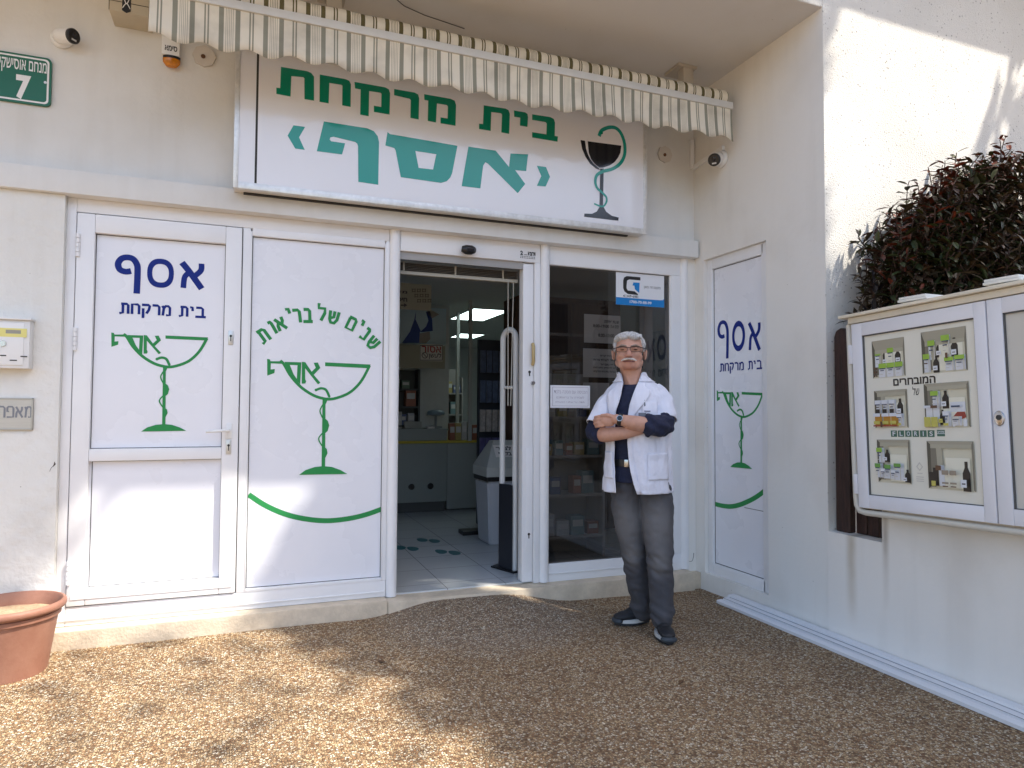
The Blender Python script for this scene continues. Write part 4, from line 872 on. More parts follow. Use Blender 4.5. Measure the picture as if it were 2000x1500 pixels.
# bush: leaves on arching stems between the wall and the stucco
bush = thing('bush', 'dense dark reddish-green bush behind the display cabinet', 'bush', (3.9, 2.6, 0))
prof_ = [(3.2, 1.95), (3.24, 2.14), (3.29, 2.28), (3.45, 2.45), (3.62, 2.59), (3.87, 2.71), (4.05, 2.82), (4.14, 2.74), (4.33, 2.79), (4.5, 2.84), (4.9, 2.88), (5.5, 2.82)]
def top_at(x):
    for (a0, b0), (a1, b1) in zip(prof_, prof_[1:]):
        if a0 <= x <= a1: return b0+(b1-b0)*(x-a0)/(a1-a0)
    return prof_[0][1] if x < prof_[0][0] else prof_[-1][1]
rnd = random.Random(3)
bl, bs = B(), B(); cl = bl.loops.layers.color.new('tint')
def leaf(p, d, L_, w_, tint):
    d = d.normalized(); s = d.cross(Vector((rnd.uniform(-.4, .4), rnd.uniform(-.4, .4), 1))).normalized(); n = s.cross(d)
    m1 = p+d*L_*.35-n*L_*.03; m2 = p+d*L_*.72-n*L_*.08; tip = p+d*L_-n*L_*.2
    vs = [bl.verts.new(q) for q in (p, m1+s*w_*.42+n*w_*.12, m2+s*w_*.40+n*w_*.1, tip, m2-s*w_*.40+n*w_*.1, m1-s*w_*.42+n*w_*.12, m1, m2)]
    for f in ((0, 1, 6), (1, 2, 7, 6), (2, 3, 7), (0, 6, 5), (6, 7, 4, 5), (7, 3, 4)):
        q = bl.faces.new([vs[i] for i in f])
        for lp in q.loops: lp[cl] = (*tint, 1)
def shoot(p, d, n, L_, tint):
    """a tip with leaves in a spiral"""
    q = Vector(p); ph = rnd.uniform(0, 6.28)
    pts = [q.copy()]
    for i in range(n):
        d = (d+Vector((rnd.uniform(-.12, .12), rnd.uniform(-.12, .12), .03))).normalized(); q = q+d*.019; pts.append(q.copy())
        ph += 2.4; a = d.cross(Vector((0, 0, 1)) if abs(d.z) < .95 else Vector((1, 0, 0))).normalized(); b = d.cross(a)
        ld = (a*math.cos(ph)+b*math.sin(ph))*.95+d*.45+Vector((0, 0, -.1))
        k_ = rnd.uniform(.75, 1.25); f = rnd.uniform(.75, 1.3)
        leaf(q, ld, L_*k_, L_*.36*k_, tuple(c*f for c in tint))
    tube(bs, pts, .0028, 4)
for i in range(2150):
    x = rnd.uniform(3.2, 5.4); tz = top_at(x)
    e = rnd.random()
    depth = rnd.random()**1.6*.42
    z = 1.62+(tz-1.66)*e**.75
    y = (2.42+.22*((z-1.6)/1.2)**2)+depth
    y = min(y, 2.90)
    if x < 3.34 and y < 2.60: y = rnd.uniform(2.6, 2.88)
    up = Vector((rnd.uniform(-.5, .5)-.25*(x < 3.4), rnd.uniform(-.9, .1), rnd.uniform(.1, 1.0)))
    r_ = rnd.random(); topness = max(0, 1-(tz-z)/.18)
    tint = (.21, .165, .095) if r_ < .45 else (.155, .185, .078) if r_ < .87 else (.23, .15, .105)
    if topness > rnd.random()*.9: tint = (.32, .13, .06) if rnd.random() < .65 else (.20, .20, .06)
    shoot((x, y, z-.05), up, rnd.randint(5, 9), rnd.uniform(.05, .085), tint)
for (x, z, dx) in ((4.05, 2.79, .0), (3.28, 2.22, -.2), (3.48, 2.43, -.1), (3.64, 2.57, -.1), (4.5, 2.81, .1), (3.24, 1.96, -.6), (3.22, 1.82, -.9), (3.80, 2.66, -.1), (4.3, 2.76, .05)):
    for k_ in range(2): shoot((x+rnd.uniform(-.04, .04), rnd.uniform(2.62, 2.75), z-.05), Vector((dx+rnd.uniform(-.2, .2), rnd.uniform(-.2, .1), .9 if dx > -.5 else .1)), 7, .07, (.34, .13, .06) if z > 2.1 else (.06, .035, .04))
for i in range(26):
    x = rnd.uniform(3.35, 5); y = rnd.uniform(2.6, 2.8)
    tube(bs, [(x+rnd.uniform(-.1, .1), 2.7, -.02), (x, y, .9), (x+rnd.uniform(-.12, .12), y-.03, 1.6), (x+rnd.uniform(-.25, .25), y-.08, top_at(x)-.25)], [.012, .010, .007, .003], 6)
LM = mat('bush_leaf', (.04, .02, .02), .5, spec=.35); t, N, L = nodes(LM); at = N.new('ShaderNodeVertexColor'); at.layer_name = 'tint'; p = N['Principled BSDF']; L.new(at.outputs[0], p.inputs['Base Color'])
part('leaves', bl, LM, bush); part('stems', bs, mat('bush_stem', (.06, .03, .02), .7), bush)

# stain under the gap in the wall, crack beside it
t_ = W_GARD(); t, N, L = nodes(t_); p = N['Principled BSDF']; src = p.inputs['Base Color'].links[0].from_socket
tc = N.new('ShaderNodeTexCoord'); sx = N.new('ShaderNodeSeparateXYZ'); L.new(tc.outputs['Object'], sx.inputs[0])
nz_ = N.new('ShaderNodeTexNoise'); nz_.inputs['Scale'].default_value = 5; L.new(tc.outputs['Object'], nz_.inputs[0])
def band(y0, wd, z0, z1, amp):
    a = N.new('ShaderNodeMath'); a.operation = 'SUBTRACT'; a.inputs[1].default_value = y0; L.new(sx.outputs[1], a.inputs[0])
    b = N.new('ShaderNodeMath'); b.operation = 'ABSOLUTE'; L.new(a.outputs[0], b.inputs[0])
    c = N.new('ShaderNodeMapRange'); c.interpolation_type = 'SMOOTHSTEP'; c.inputs[1].default_value = 0; c.inputs[2].default_value = wd; c.inputs[3].default_value = amp; c.inputs[4].default_value = 0; L.new(b.outputs[0], c.inputs[0])
    d = N.new('ShaderNodeMapRange'); d.inputs[1].default_value = z0; d.inputs[2].default_value = z1; L.new(sx.outputs[2], d.inputs[0])
    e = N.new('ShaderNodeMath'); e.operation = 'MULTIPLY'; L.new(c.outputs[0], e.inputs[0]); L.new(d.outputs[0], e.inputs[1])
    f = N.new('ShaderNodeMath'); f.operation = 'MULTIPLY'; L.new(e.outputs[0], f.inputs[0]); L.new(nz_.outputs[0], f.inputs[1]); return f.outputs[0]
for y0, wd, z0, z1, amp, c_ in ((2.80, .05, .1, .5, 1.5, (.45, .38, .28)), (2.585, .03, .25, .62, 1.3, (.38, .33, .27)), (2.2, .12, -.2, .5, .5, (.55, .50, .44))):
    mx = N.new('ShaderNodeMix'); mx.data_type = 'RGBA'; mx.inputs[7].default_value = (*c_, 1); L.new(band(y0, wd, z0, z1, amp), mx.inputs[0]); L.new(src, mx.inputs[6]); src = mx.outputs[2]
L.new(src, p.inputs['Base Color'])

# ------------------------------------------------------------------ rail along the wall foot, flower pot
rl = thing('door_rail', 'long white aluminium rail lying on the ground along the side wall', 'rail', (2.98, 2.4, 0))
bm = B(); RP = [(2.915, 0), (2.915, .006), (2.905, .007), (2.905, .024), (2.912, .028), (2.945, .030), (2.950, .024), (2.956, .024), (2.961, .036), (2.995, .038), (3.0, .030), (3.008, .030), (3.013, .046), (3.060, .049), (3.060, 0)]
ya, yb = 3.745, -1.0
A = [bm.verts.new((x, ya + (.02 if x > 3 else 0), z+ground_z(x, 3.7))) for x, z in RP]; C = [bm.verts.new((x-.012, yb, z)) for x, z in RP]
for i in range(len(RP)): bm.faces.new((A[i], A[(i+1) % len(RP)], C[(i+1) % len(RP)], C[i]))
bm.faces.new(A[::-1]); bm.faces.new(C); part('rail_body', bm, mat('rail_white', (.76, .77, .80), .35, metal=.1), rl)
bm = B()
for x in (2.9525, 3.004): box(bm, (x-.002, yb, .0305), (x+.002, ya-.01, .0312 if x in (2.9525, 3.004) else .0285 if x < 2.94 else .0385 if x < 3 else .0485))
part('rail_groove', bm, mat('groove_grey', (.12, .13, .16), .6), rl)

pot = thing('flower_pot', 'round terracotta coloured plastic pot filled with sand', 'pot', (-1.06, 3.90, .008))
px_, py_ = -1.06, 3.90
TC = mat('terracotta', (.265, .118, .078), .62, col2=(.34, .175, .12), vscale=7, bump=.08, bscale=90)
bm = B(); lathe(bm, [(.155, .01), (.16, .012), (.198, .265), (.200, .272), (.210, .276), (.212, .296), (.206, .300), (.226, .308), (.232, .318), (.232, .332), (.226, .341), (.216, .343), (.209, .335), (.200, .28), (.197, .255)], (px_, py_, 0), 64)
part('pot_body', bm, TC, pot, .9)
bm = B(); rings = 10
cv = bm.verts.new((px_, py_, .292)); pr_ = None
for i in range(1, rings+1):
    r_ = .204*i/rings; ring = [bm.verts.new((px_+r_*math.cos(a*.157), py_+r_*math.sin(a*.157), .292-.012*(i/rings)**2+.008*noise.noise((r_*18*math.cos(a*.157), r_*18*math.sin(a*.157), 1)))) for a in range(40)]
    for k_ in range(40):
        if pr_ is None: bm.faces.new((cv, ring[k_], ring[(k_+1) % 40]))
        else: bm.faces.new((pr_[k_], ring[k_], ring[(k_+1) % 40], pr_[(k_+1) % 40]))
    pr_ = ring
part('sand', bm, mat('sand', (.42, .30, .19), .95, var=.25, vscale=70, bump=.6, bscale=150), pot, 3.2)

wr = thing('ceiling_wire', 'thin dark wire hanging loosely under the soffit', 'wire', (.9, 3.85, 3.62))
bm = B(); tube(bm, [onZ(770, -5, 3.628), onZ(790, 12, 3.622), onZ(830, 30, 3.618), onZ(875, 45, 3.622), onZ(907, 56, 3.63)], .0025, 6); part('wire', bm, BLACK(), wr)

# ------------------------------------------------------------------ inside the shop
cnt = thing('shop_counter', 'grey pharmacy counter with a yellow edge stripe inside the shop', 'counter', (1.9, 7.6, .121))
CG = mat('counter_grey', (.30, .33, .32), .5); YL = mat('counter_yellow', (.55, .45, .05), .5)
bm = B(); box(bm, (.7, 7.42, .235), (2.075, 7.74, .885), bev=.004); box(bm, (2.085, 7.45, .14), (3.3, 7.9, .885), bev=.004); part('front', bm, CG, cnt, .6)
bm = B(); box(bm, (.7, 7.46, .122), (2.06, 7.7, .233)); part('plinth', bm, mat('plinth_dark', (.08, .085, .085), .6), cnt)
bm = B(); box(bm, (.7, 7.405, .888), (2.08, 7.74, .915), bev=.004); box(bm, (2.085, 7.43, .888), (3.3, 7.9, .915), bev=.004); part('edge_stripe', bm, YL, cnt, .6)
bm = B(); box(bm, (.7, 7.44, .918), (2.075, 7.74, 1.03)); box(bm, (.7, 7.42, 1.031), (2.09, 7.76, 1.05)); part('raised_top', bm, CG, cnt)
for hx in (1.67, 1.885):
    bm = B(); disc(bm, (hx, 0, .41), .034, (7.412, 7.4195)); part('cable_hole', bm, BLACK(), cnt)
mo = thing('cash_terminal', 'pale boxy terminal on the raised counter', 'terminal', (1.68, 7.6, 1.05))
bm = B(); box(bm, (1.60, 7.5, 1.052), (1.80, 7.7, 1.13), bev=.01); part('body', bm, mat('terminal_grey', (.35, .36, .33), .5), mo, .6)
bm = B(); box(bm, (1.62, 7.56, 1.13), (1.78, 7.6, 1.20), bev=.006); part('display', bm, BLACK(), mo, .6)
PCOL = [(.34, .13, .08), (.46, .46, .44), (.15, .24, .17), (.38, .31, .12), (.10, .13, .26), (.48, .45, .38), (.16, .26, .27), (.42, .42, .44)]
def product(x, y, z, w_, d, h, c, label, group):
    t = thing('medicine_box', label, 'box', (x, y, z), group)
    bm = B(); box(bm, (x-w_/2, y-d/2, z+.001), (x+w_/2, y+d/2, z+h), bev=.002); part('carton', bm, mat('carton_%d' % PCOL.index(c), c, .5), t)
    bm = B(); box(bm, (x-w_*.4, y-d/2-.0012, z+h*.45), (x+w_*.4, y-d/2-.0004, z+h*.8)); part('carton_label', bm, mat('carton_label', (.55, .55, .53), .5), t)
pr3 = random.Random(5); x = 2.12
while x < 2.75:
    w_ = pr3.uniform(.04, .075); product(x+w_/2, 7.52, .915, w_, .08, pr3.uniform(.12, .22), pr3.choice(PCOL), 'small medicine carton in the row on the yellow edged counter', 'medicine cartons on the counter'); x += w_+.006
for x_, h_, c_ in ((1.00, .16, 2), (1.10, .20, 5), (1.19, .12, 0), (1.36, .18, 4), (1.45, .14, 3), (1.54, .19, 1)): product(x_, 7.56, 1.05, .07, .08, h_, PCOL[c_], 'medicine carton standing on the raised left counter top', 'cartons on the raised counter')
# partition posts, glass door, posters, lamps
for xx, yy in ((2.30, 7.3), (2.42, 8.2)):
    t = thing('partition_post', 'thin pale post of the %s partition behind the counter' % ('nearer' if yy < 8 else 'farther'), 'post', (xx, yy, .9)); bm = B(); box(bm, (xx-.02, yy-.02, .916 if yy < 8 else .121), (xx+.02, yy+.02, 2.499), bev=.003); part('post', bm, mat('post_grey', (.5, .52, .5), .4), t)
LMP = mat('lamp_diffuser', (.80, 1.0, .96), .5, emit=1.6)
for lb, q in (('large bright ceiling lamp panel over the counter', [(2.50, 8.83), (2.51, 7.79), (2.96, 7.79), (2.96, 8.83)]), ('small far ceiling lamp panel deep in the shop', [(3.15, 11.1), (3.16, 10.5), (3.55, 10.5), (3.55, 11.1)])):
    t = thing('ceiling_lamp', lb, 'lamp', (q[0][0], q[0][1], 2.49), 'lamp panels in the shop ceiling')
    bm = B(); slab(bm, q, lambda u, v, w_: Vector((u, v, 2.492+w_)), .007); part('diffuser', bm, LMP, t)
    bm = B(); x0, x1 = q[0][0]-.03, q[2][0]+.03; y1, y0 = q[0][1]+.03, q[1][1]-.03
    for a, b in (((x0, y0, 2.490), (x0+.028, y1, 2.4995)), ((x1-.028, y0, 2.490), (x1, y1, 2.4995)), ((x0+.03, y0, 2.490), (x1-.03, y0+.028, 2.4995)), ((x0+.03, y1-.028, 2.490), (x1-.03, y1, 2.4995))): box(bm, a, b)
    part('lamp_frame', bm, mat('post_grey', (.5, .52, .5), .4), t)
pst = thing('wall_poster', 'pale blue poster of a person in a blue shirt inside the doorway', 'poster', (1.8, 7.36, 2.1))
PY = 7.30; p = onY(770, 597, PY); q = onY(871, 673, PY)
pm = lambda k_: (lambda x, y: Vector((onY(760+x/4.166, 470+y/4.166, PY-.001*k_).x, PY-.001*k_, onY(760+x/4.166, 470+y/4.166, PY-.001*k_).z)))
bm = B(); box(bm, (p.x, PY, q.z), (q.x, PY+.03, p.z)); part('board', bm, mat('pale_blue_print', (.55, .72, .78), .5), pst)
flat_obj('printed_shirt', [([[(220,570),(205,640),(170,740),(105,832),(245,832),(250,740),(265,745),(355,735),(350,640),(330,570),(300,580),(320,650),(300,700),(258,738),(215,640)]], 0)], pm(1), mat('shirt_blue', (.03, .08, .32), .5), pst)
flat_obj('printed_hand', [([[(310,570),(345,565),(408,600),(385,612),(350,632),(312,600)]], 0), ([[(245,755),(330,740),(335,800),(300,835),(245,832)]], 0)], pm(1), mat('print_skin', (.38, .36, .34), .5), pst)
bd = thing('notice_board', 'cream notice strip with the red and black no smoking sign on the shop partition', 'sign', (1.8, 7.2, 1.6))
p = onY(770, 672, 7.2); q = onY(869, 720, 7.2)
bm = B(); box(bm, (p.x, 7.2, q.z), (q.x, 7.22, p.z)); part('board', bm, mat('board_cream', (.36, .35, .26), .6), bd)
bm = B(); bx = lambda x, y: onY(760+x/4.166, 470+y/4.166, 7.198)
a, b = bx(248, 977), bx(436, 848); box(bm, (a.x, 7.1965, a.z), (b.x, 7.199, b.z)); part('plate', bm, mat('plate_cream', (.66, .64, .58), .5), bd)
nm = lambda u, v: Vector((u, 7.1955, v))
bm = B(); a, b = bx(264, 908), bx(424, 862); add_text(bm, 'אסור', (a.x, a.z, b.x, b.z), nm, 0, .012, rtl=True); part('lettering', bm, mat('sign_red', (.40, .02, .03), .5), bd)
bm = B(); a, b = bx(320, 962), bx(424, 915); add_text(bm, 'לעשן', (a.x, a.z, b.x, b.z), nm, 0, .012, rtl=True)
c = bx(290, 933); rr_ = abs(bx(315, 933).x-c.x)
ci = lambda r_: [(c.x+r_*math.cos(i*.2618), c.z+r_*math.sin(i*.2618)) for i in range(24)]
poly3(bm, [[nm(*p_) for p_ in ci(rr_)], [nm(*p_) for p_ in ci(rr_*.8)]]); poly3(bm, [[nm(*p_) for p_ in stroke2([(c.x-rr_*.6, c.z+rr_*.6), (c.x+rr_*.6, c.z-rr_*.6)], rr_*.2)]]); part('lettering', bm, INK2, bd)
fld = [[(bx(x, y).x, bx(x, y).z) for x, y in l] for l in ([(250,850),(434,850),(434,975),(250,975)], [(254,855),(430,855),(430,970),(254,970)])]
flat_obj('plate_border', [(fld, 0)], nm, INK2, bd)
ar = thing('hanging_direction_sign', 'cream direction sign with an arrow hanging inside the doorway', 'sign', (1.25, 6.0, 2.3))
p = onY(765, 551, 6.0); q = onY(842, 607, 6.0)
bm = B(); box(bm, (p.x, 6.0, q.z), (q.x, 6.01, p.z)); part('board', bm, mat('board_pale', (.40, .39, .30), .6), ar)
am = lambda u, v: Vector((u, 5.9985, v)); ab = lambda x, y: onY(760+x/4.166, 470+y/4.166, 5.9985)
bm = B()
for s_, y0, y1 in (('מתן', 432, 410), ('חיסונים', 488, 466)):
    a, b = ab(40 if s_ == 'מתן' else -20, y0), ab(148, y1); add_text(bm, s_, (a.x, a.z, b.x, b.z), am, 0, .04, rtl=True)
P = [(ab(x, y).x, ab(x, y).z) for x, y in ((95, 520), (122, 520), (122, 508), (148, 525), (122, 542), (122, 530), (95, 530))]; poly3(bm, [[am(*p_) for p_ in P]]); part('lettering', bm, INK2, ar)
fl_ = []
for i in range(9):
    cx, cy = 200+(i % 3)*42+(i//3)*22, 405+(i//3)*42
    o = [(cx+24*math.cos(a*.785)*(1 if a % 2 else .6), cy+22*math.sin(a*.785)*(1 if a % 2 else .6)) for a in range(8)]
    fl_.append(([[(ab(*q_).x, ab(*q_).z) for q_ in o], [(ab(cx+(q_[0]-cx)*.5, cy+(q_[1]-cy)*.5).x, ab(cx+(q_[0]-cx)*.5, cy+(q_[1]-cy)*.5).z) for q_ in o]], 0))
flat_obj('flower_drawing', fl_, am, mat('drawing_grey', (.16, .15, .11), .6), ar)
# display rack with hanging packets, dark cabinet, bin, security gate
rk = thing('display_rack', 'dark wire rack hung with blue packets behind the security gate', 'rack', (2.3, 6.4, .6))
bm = B(); box(bm, (2.14, 6.5, .121), (2.52, 6.55, 1.98)); part('back_panel', bm, mat('rack_dark', (.03, .04, .06), .5), rk)
for i, (zz, c) in enumerate(((1.75, (.07, .10, .17)), (1.45, (.09, .13, .22)), (1.16, (.42, .40, .38)), (.88, (.12, .11, .25)))):
    for k_ in range(6):
        bm = B(); x = 2.12+k_*.065; box(bm, (x, 6.38, zz-.11), (x+.055, 6.40, zz+.11), bev=.002); part('packet', bm, mat('packet_%d' % i, c, .35, var=.3, vscale=30), rk)
wc = thing('wooden_cabinet', 'tall brown wooden cabinet beside the open entrance', 'cabinet', (2.3, 5.9, .121))
bm = B(); box(bm, (2.33, 5.85, .122), (3.4, 6.3, 2.35), bev=.004); part('body', bm, mat('brown_wood', (.085, .04, .02), .45, var=.2, vscale=5, stretch=(6, 6, .5)), wc)
bm = B(); box(bm, (2.345, 5.838, .2), (2.84, 5.849, 2.3), bev=.003); box(bm, (2.86, 5.838, .2), (3.36, 5.849, 2.3), bev=.003); part('door', bm, MATS['brown_wood'], wc)
bn = thing('swing_bin', 'white plastic bin with a grey sloping swing lid and a handwritten note', 'bin', (2.1, 5.6, .121))
bm = B()
def frus(bm, x0, x1, y0, y1, z0, X0, X1, Y0, Y1, z1):
    vs = [bm.verts.new(p_) for p_ in ((x0,y0,z0),(x1,y0,z0),(x1,y1,z0),(x0,y1,z0),(X0,Y0,z1),(X1,Y0,z1),(X1,Y1,z1),(X0,Y1,z1))]
    for f in ((3,2,1,0),(4,5,6,7),(0,1,5,4),(1,2,6,5),(2,3,7,6),(3,0,4,7)): bm.faces.new([vs[i] for i in f])
frus(bm, 1.90, 2.28, 5.45, 5.75, .123, 1.875, 2.30, 5.43, 5.78, .66); bmesh.ops.bevel(bm, geom=bm.edges[:], offset=.012, segments=2, affect='EDGES'); part('bin_body', bm, mat('bin_white', (.55, .57, .62), .4), bn, .7)
bm = B(); box(bm, (1.865, 5.42, .662), (2.31, 5.79, .70), bev=.006); part('rim', bm, BLACK(), bn)
bm = B(); frus(bm, 1.86, 2.315, 5.41, 5.80, .702, 1.86, 2.315, 5.41, 5.80, .78); frus(bm, 1.862, 2.313, 5.415, 5.798, .781, 1.98, 2.22, 5.60, 5.70, 1.0); part('swing_lid', bm, mat('bin_lid', (.50, .52, .50), .45), bn, .5)
L0, L1 = Vector((2.03, 5.50, .884)), Vector((0, .60, .72)).normalized()
nu = Vector((1, 0, 0)); nv_ = Vector((0, .645, .764)); nn = Vector((0, -.764, .645))
O = Vector((1.985, 5.488, .868))+nn*.006
bmap = lambda k_: (lambda u, v: O+nu*u+nv_*v+nn*k_)
bm = B(); poly3(bm, [[bmap(0)(*p_) for p_ in R4(-.02, -.01, .16, .12)]]); part('note', bm, PAP, bn)
bm = B(); add_text(bm, 'לנייר', (0, .062, .14, .105), bmap(.001), 0, .03, rtl=True); add_text(bm, 'בלבד', (.01, .005, .13, .05), bmap(.001), 0, .03, rtl=True); part('lettering', bm, INK2, bn)
gt = thing('security_gate', 'white tubular anti theft gate on a dark base just inside the entrance', 'security gate', (1.74, 4.65, .121))
a = onY(985, 668, 4.62); b = onY(1009, 668, 4.62)
GX0, GX1 = onY(985.5, 800, 4.62).x, onY(1009, 800, 4.5).x
top = onY(1000, 643, 4.55).z
bm = B(); arc_ = [Vector((GX0+(GX1-GX0)*(.5-.5*math.cos(t_)), 4.66-.14*(.5-.5*math.cos(t_)), top-.07+.07*math.sin(t_))) for t_ in [math.pi*i/10 for i in range(11)]]
tube(bm, [Vector((GX0, 4.66, .70))]+arc_+[Vector((GX1, 4.52, .128))], .021, 14); part('tube_loop', bm, WPL(), gt, 1.2)
bm = B(); zc = onY(1000, 757, 4.6).z; tube(bm, [(GX0, 4.66, zc), (GX1, 4.52, zc)], .012, 10); part('cross_bar', bm, WPL(), gt, 1.2)
bm = B()
P = [(GX0-.02, 4.70), (GX1-.03, 4.54), (GX1-.005, 4.56), (GX0+.01, 4.72)]
P = [(GX0-.022, 4.66), (GX1-.028, 4.50), (GX1-.022, 4.56), (GX0, 4.73)]
slab(bm, P, lambda u, v, w_: Vector((u, v, .135+w_)), .60); part('base_cover', bm, mat('gate_base', (.02, .022, .03), .4), gt)
bm = B(); slab(bm, [(GX0-.07, 4.70), (GX1-.03, 4.47), (GX1+.06, 4.50), (GX0+.01, 4.75)], lambda u, v, w_: Vector((u, v, .1225+w_)), .012); part('floor_plate', bm, BLACK(), gt)
mt = thing('floor_mat', 'small black mat edge on the shop floor by the bin', 'mat', (1.85, 6.05, .121))
bm = B(); box(bm, (1.82, 5.95, .122), (2.2, 6.1, .16), bev=.004); part('pad', bm, BLACK(), mt)
FT = mat('sticker_teal', (.012, .13, .15), .5)
for i, (px, py, lb) in enumerate(((834, 1056, 'farthest'), (791, 1071, 'left'), (872, 1079, 'nearest'))):
    c = onZ(px, py, .1225); t = thing('footprint_sticker', '%s pair of teal footprint stickers on the shop floor' % lb, 'sticker', c, 'footprint stickers on the floor')
    for dx, dy in ((-.04, .05), (.05, -.03)):
        o = []
        for a in range(20):
            th = a*math.pi/10; o.append((c.x+dx+.045*math.cos(th)*(1+.25*math.cos(th)) , c.y+dy+.085*math.sin(th)))
        bm = B(); slab(bm, [(x, y) for x, y in o], lambda u, v, w_: Vector((u, v, .1216+w_)), .0012); part('footprint', bm, FT, t)
t = thing('window_post', 'pale vertical post seen through the dark window', 'post', (2.8, 4.42, .121)); bm = B(); box(bm, (2.758, 4.40, .122), (2.838, 4.46, 2.37), bev=.003); part('post', bm, mat('post_cream', (.62, .58, .54), .5), t)
# venetian blind in the transom
vb = thing('venetian_blind', 'raised brown venetian blind at the top of the doorway', 'blind', (1.3, 4.36, 2.2))
zt, zb_ = 2.235, onY(850, 541, 4.36).z
bm = B(); k_ = 0; z = zb_+.03
while z < zt: box(bm, (.80, 4.345, z), (1.71, 4.375, z+.0035)); z += .0105
part('slats', bm, mat('slat_brown', (.13, .115, .10), .5), vb)
bm = B(); box(bm, (.80, 4.34, zb_), (1.71, 4.38, zb_+.022), bev=.003); part('bottom_rail', bm, mat('rail_cream', (.48, .46, .40), .45), vb)
for xx in (.91, 1.26, 1.60):
    bm = B(); box(bm, (xx-.006, 4.340, zb_+.022), (xx+.006, 4.3435, zt)); part('ladder_tape', bm, MATS['rail_cream'], vb)
bm = B(); tube(bm, [(1.635, 4.335, zb_), (1.64, 4.335, 1.3)], .003, 6); tube(bm, [(1.675, 4.335, zb_), (1.66, 4.335, 1.3)], .003, 6); part('cord', bm, MATS['rail_cream'], vb)
# shelves behind the tinted window and at the back of the shop
def shelf_unit(name, label, x0, x1, y0, y1, z0, zs, seed, group, blabel):
    t = thing(name, label, 'shelf', ((x0+x1)/2, y0, z0)); MS = mat('shelf_grey', (.34, .32, .30), .6) if name != 'counter_shelf' else mat('shelf_dark', (.07, .08, .08), .6)
    bm = B(); box(bm, (x0, y1-.02, z0), (x1, y1, zs[-1]+(.35 if zs[0] < 1 else .22))); box(bm, (x0, y0, z0), (x0+.02, y1-.021, zs[-1]+.22)); box(bm, (x1-.02, y0, z0), (x1, y1-.021, zs[-1]+.22)); part('carcass', bm, MS, t)
    g = random.Random(seed)
    for zz in zs:
        bm = B(); box(bm, (x0+.021, y0, zz-.02), (x1-.021, y1-.021, zz)); part('shelf_board', bm, MS, t)
        x = x0+.04
        while x < x1-.1:
            w_ = g.uniform(.05, .12)
            if g.random() < .85: product(x+w_/2, y0+.08, zz, w_, .1, g.uniform(.08, .19), g.choice(PCOL), blabel, group)
            x += w_+g.uniform(.005, .03)
shelf_unit('window_shelf', 'shelf of boxes dimly seen through the lower tinted window', 1.95, 2.62, 4.75, 5.05, .122, (.30, .62, .92, 1.22), 11, 'boxes on the window shelf', 'medicine box on the dim shelf behind the tinted window')
shelf_unit('counter_shelf', 'dark shelf of small bottles and boxes on the partition wall', 1.0, 1.78, 7.52, 7.74, 1.06, (1.09, 1.30, 1.50), 23, 'boxes on the partition shelf', 'small box on the dark partition shelf')
shelf_unit('back_shelf', 'tall shelf of dark boxes at the left behind the counter', .9, 2.0, 7.88, 8.2, .122, (1.15, 1.45, 1.75), 21, 'boxes on the back shelf', 'dark medicine box on the shelf behind the counter')
shelf_unit('yellow_stock_shelf', 'narrow shelf with yellow boxes between the partition posts', 2.42, 2.8, 9.2, 9.5, .122, (.9, 1.2, 1.5), 31, 'boxes on the narrow shelf', 'box on the narrow shelf between the partition posts')

dv_ = thing('counter_scale', 'blue grey scale standing at the end of the raised counter', 'scale', (1.98, 7.6, 1.05))
bm = B(); box(bm, (1.93, 7.55, 1.051), (2.05, 7.68, 1.075), bev=.004); box(bm, (1.98, 7.6, 1.075), (2.0, 7.63, 1.20)); part('stand', bm, mat('scale_grey', (.25, .28, .30), .5), dv_, .6)
bm = B(); lathe(bm, [(.03, 1.195), (.10, 1.205), (.105, 1.225), (.09, 1.25), (.04, 1.262)], (1.99, 7.615, 0), 24); part('dial_head', bm, mat('scale_blue', (.20, .27, .32), .4), dv_, .8)
pp = thing('paper_stack', 'loose stack of white papers on the counter beside the cartons', 'papers', (2.2, 7.6, .915))
bm = B(); box(bm, (1.86, 7.47, 1.0515), (1.94, 7.53, 1.075)); part('papers', bm, PAP, pp)
LF = mat('dry_leaf', (.12, .06, .025), .8)
for i, (x, y) in enumerate(((205, 1243), (322, 1241), (290, 1262), (745, 1290), (1330, 1330))):
    c = onZ(x, y, .03 if y < 1270 else .012); t = thing('dry_leaf', 'dry brown leaf on the paving %s' % ('by the step left of the panels', 'below the middle of the left door', 'a hand below the stone step', 'in the lit middle of the paving', 'in the shade in front of the man')[i], 'leaf', c, 'dry leaves on the paving')
    a = i*1.7; d = Vector((math.cos(a), math.sin(a), 0)); s_ = Vector((-d.y, d.x, 0)); bm = B(); gz = ground_z(c.x, c.y)
    P = [Vector((c.x, c.y, gz+.004))+v_ for v_ in (-d*.03, s_*.011+Vector((0, 0, .008)), d*.034+Vector((0, 0, .006)), -s_*.012+Vector((0, 0, .005)))]
    m_ = bm.verts.new(Vector((c.x, c.y, gz+.006))); vs = [bm.verts.new(v_) for v_ in P]
    for k_ in range(4): bm.faces.new((m_, vs[k_], vs[(k_+1) % 4]))
    part('blade', bm, LF, t)
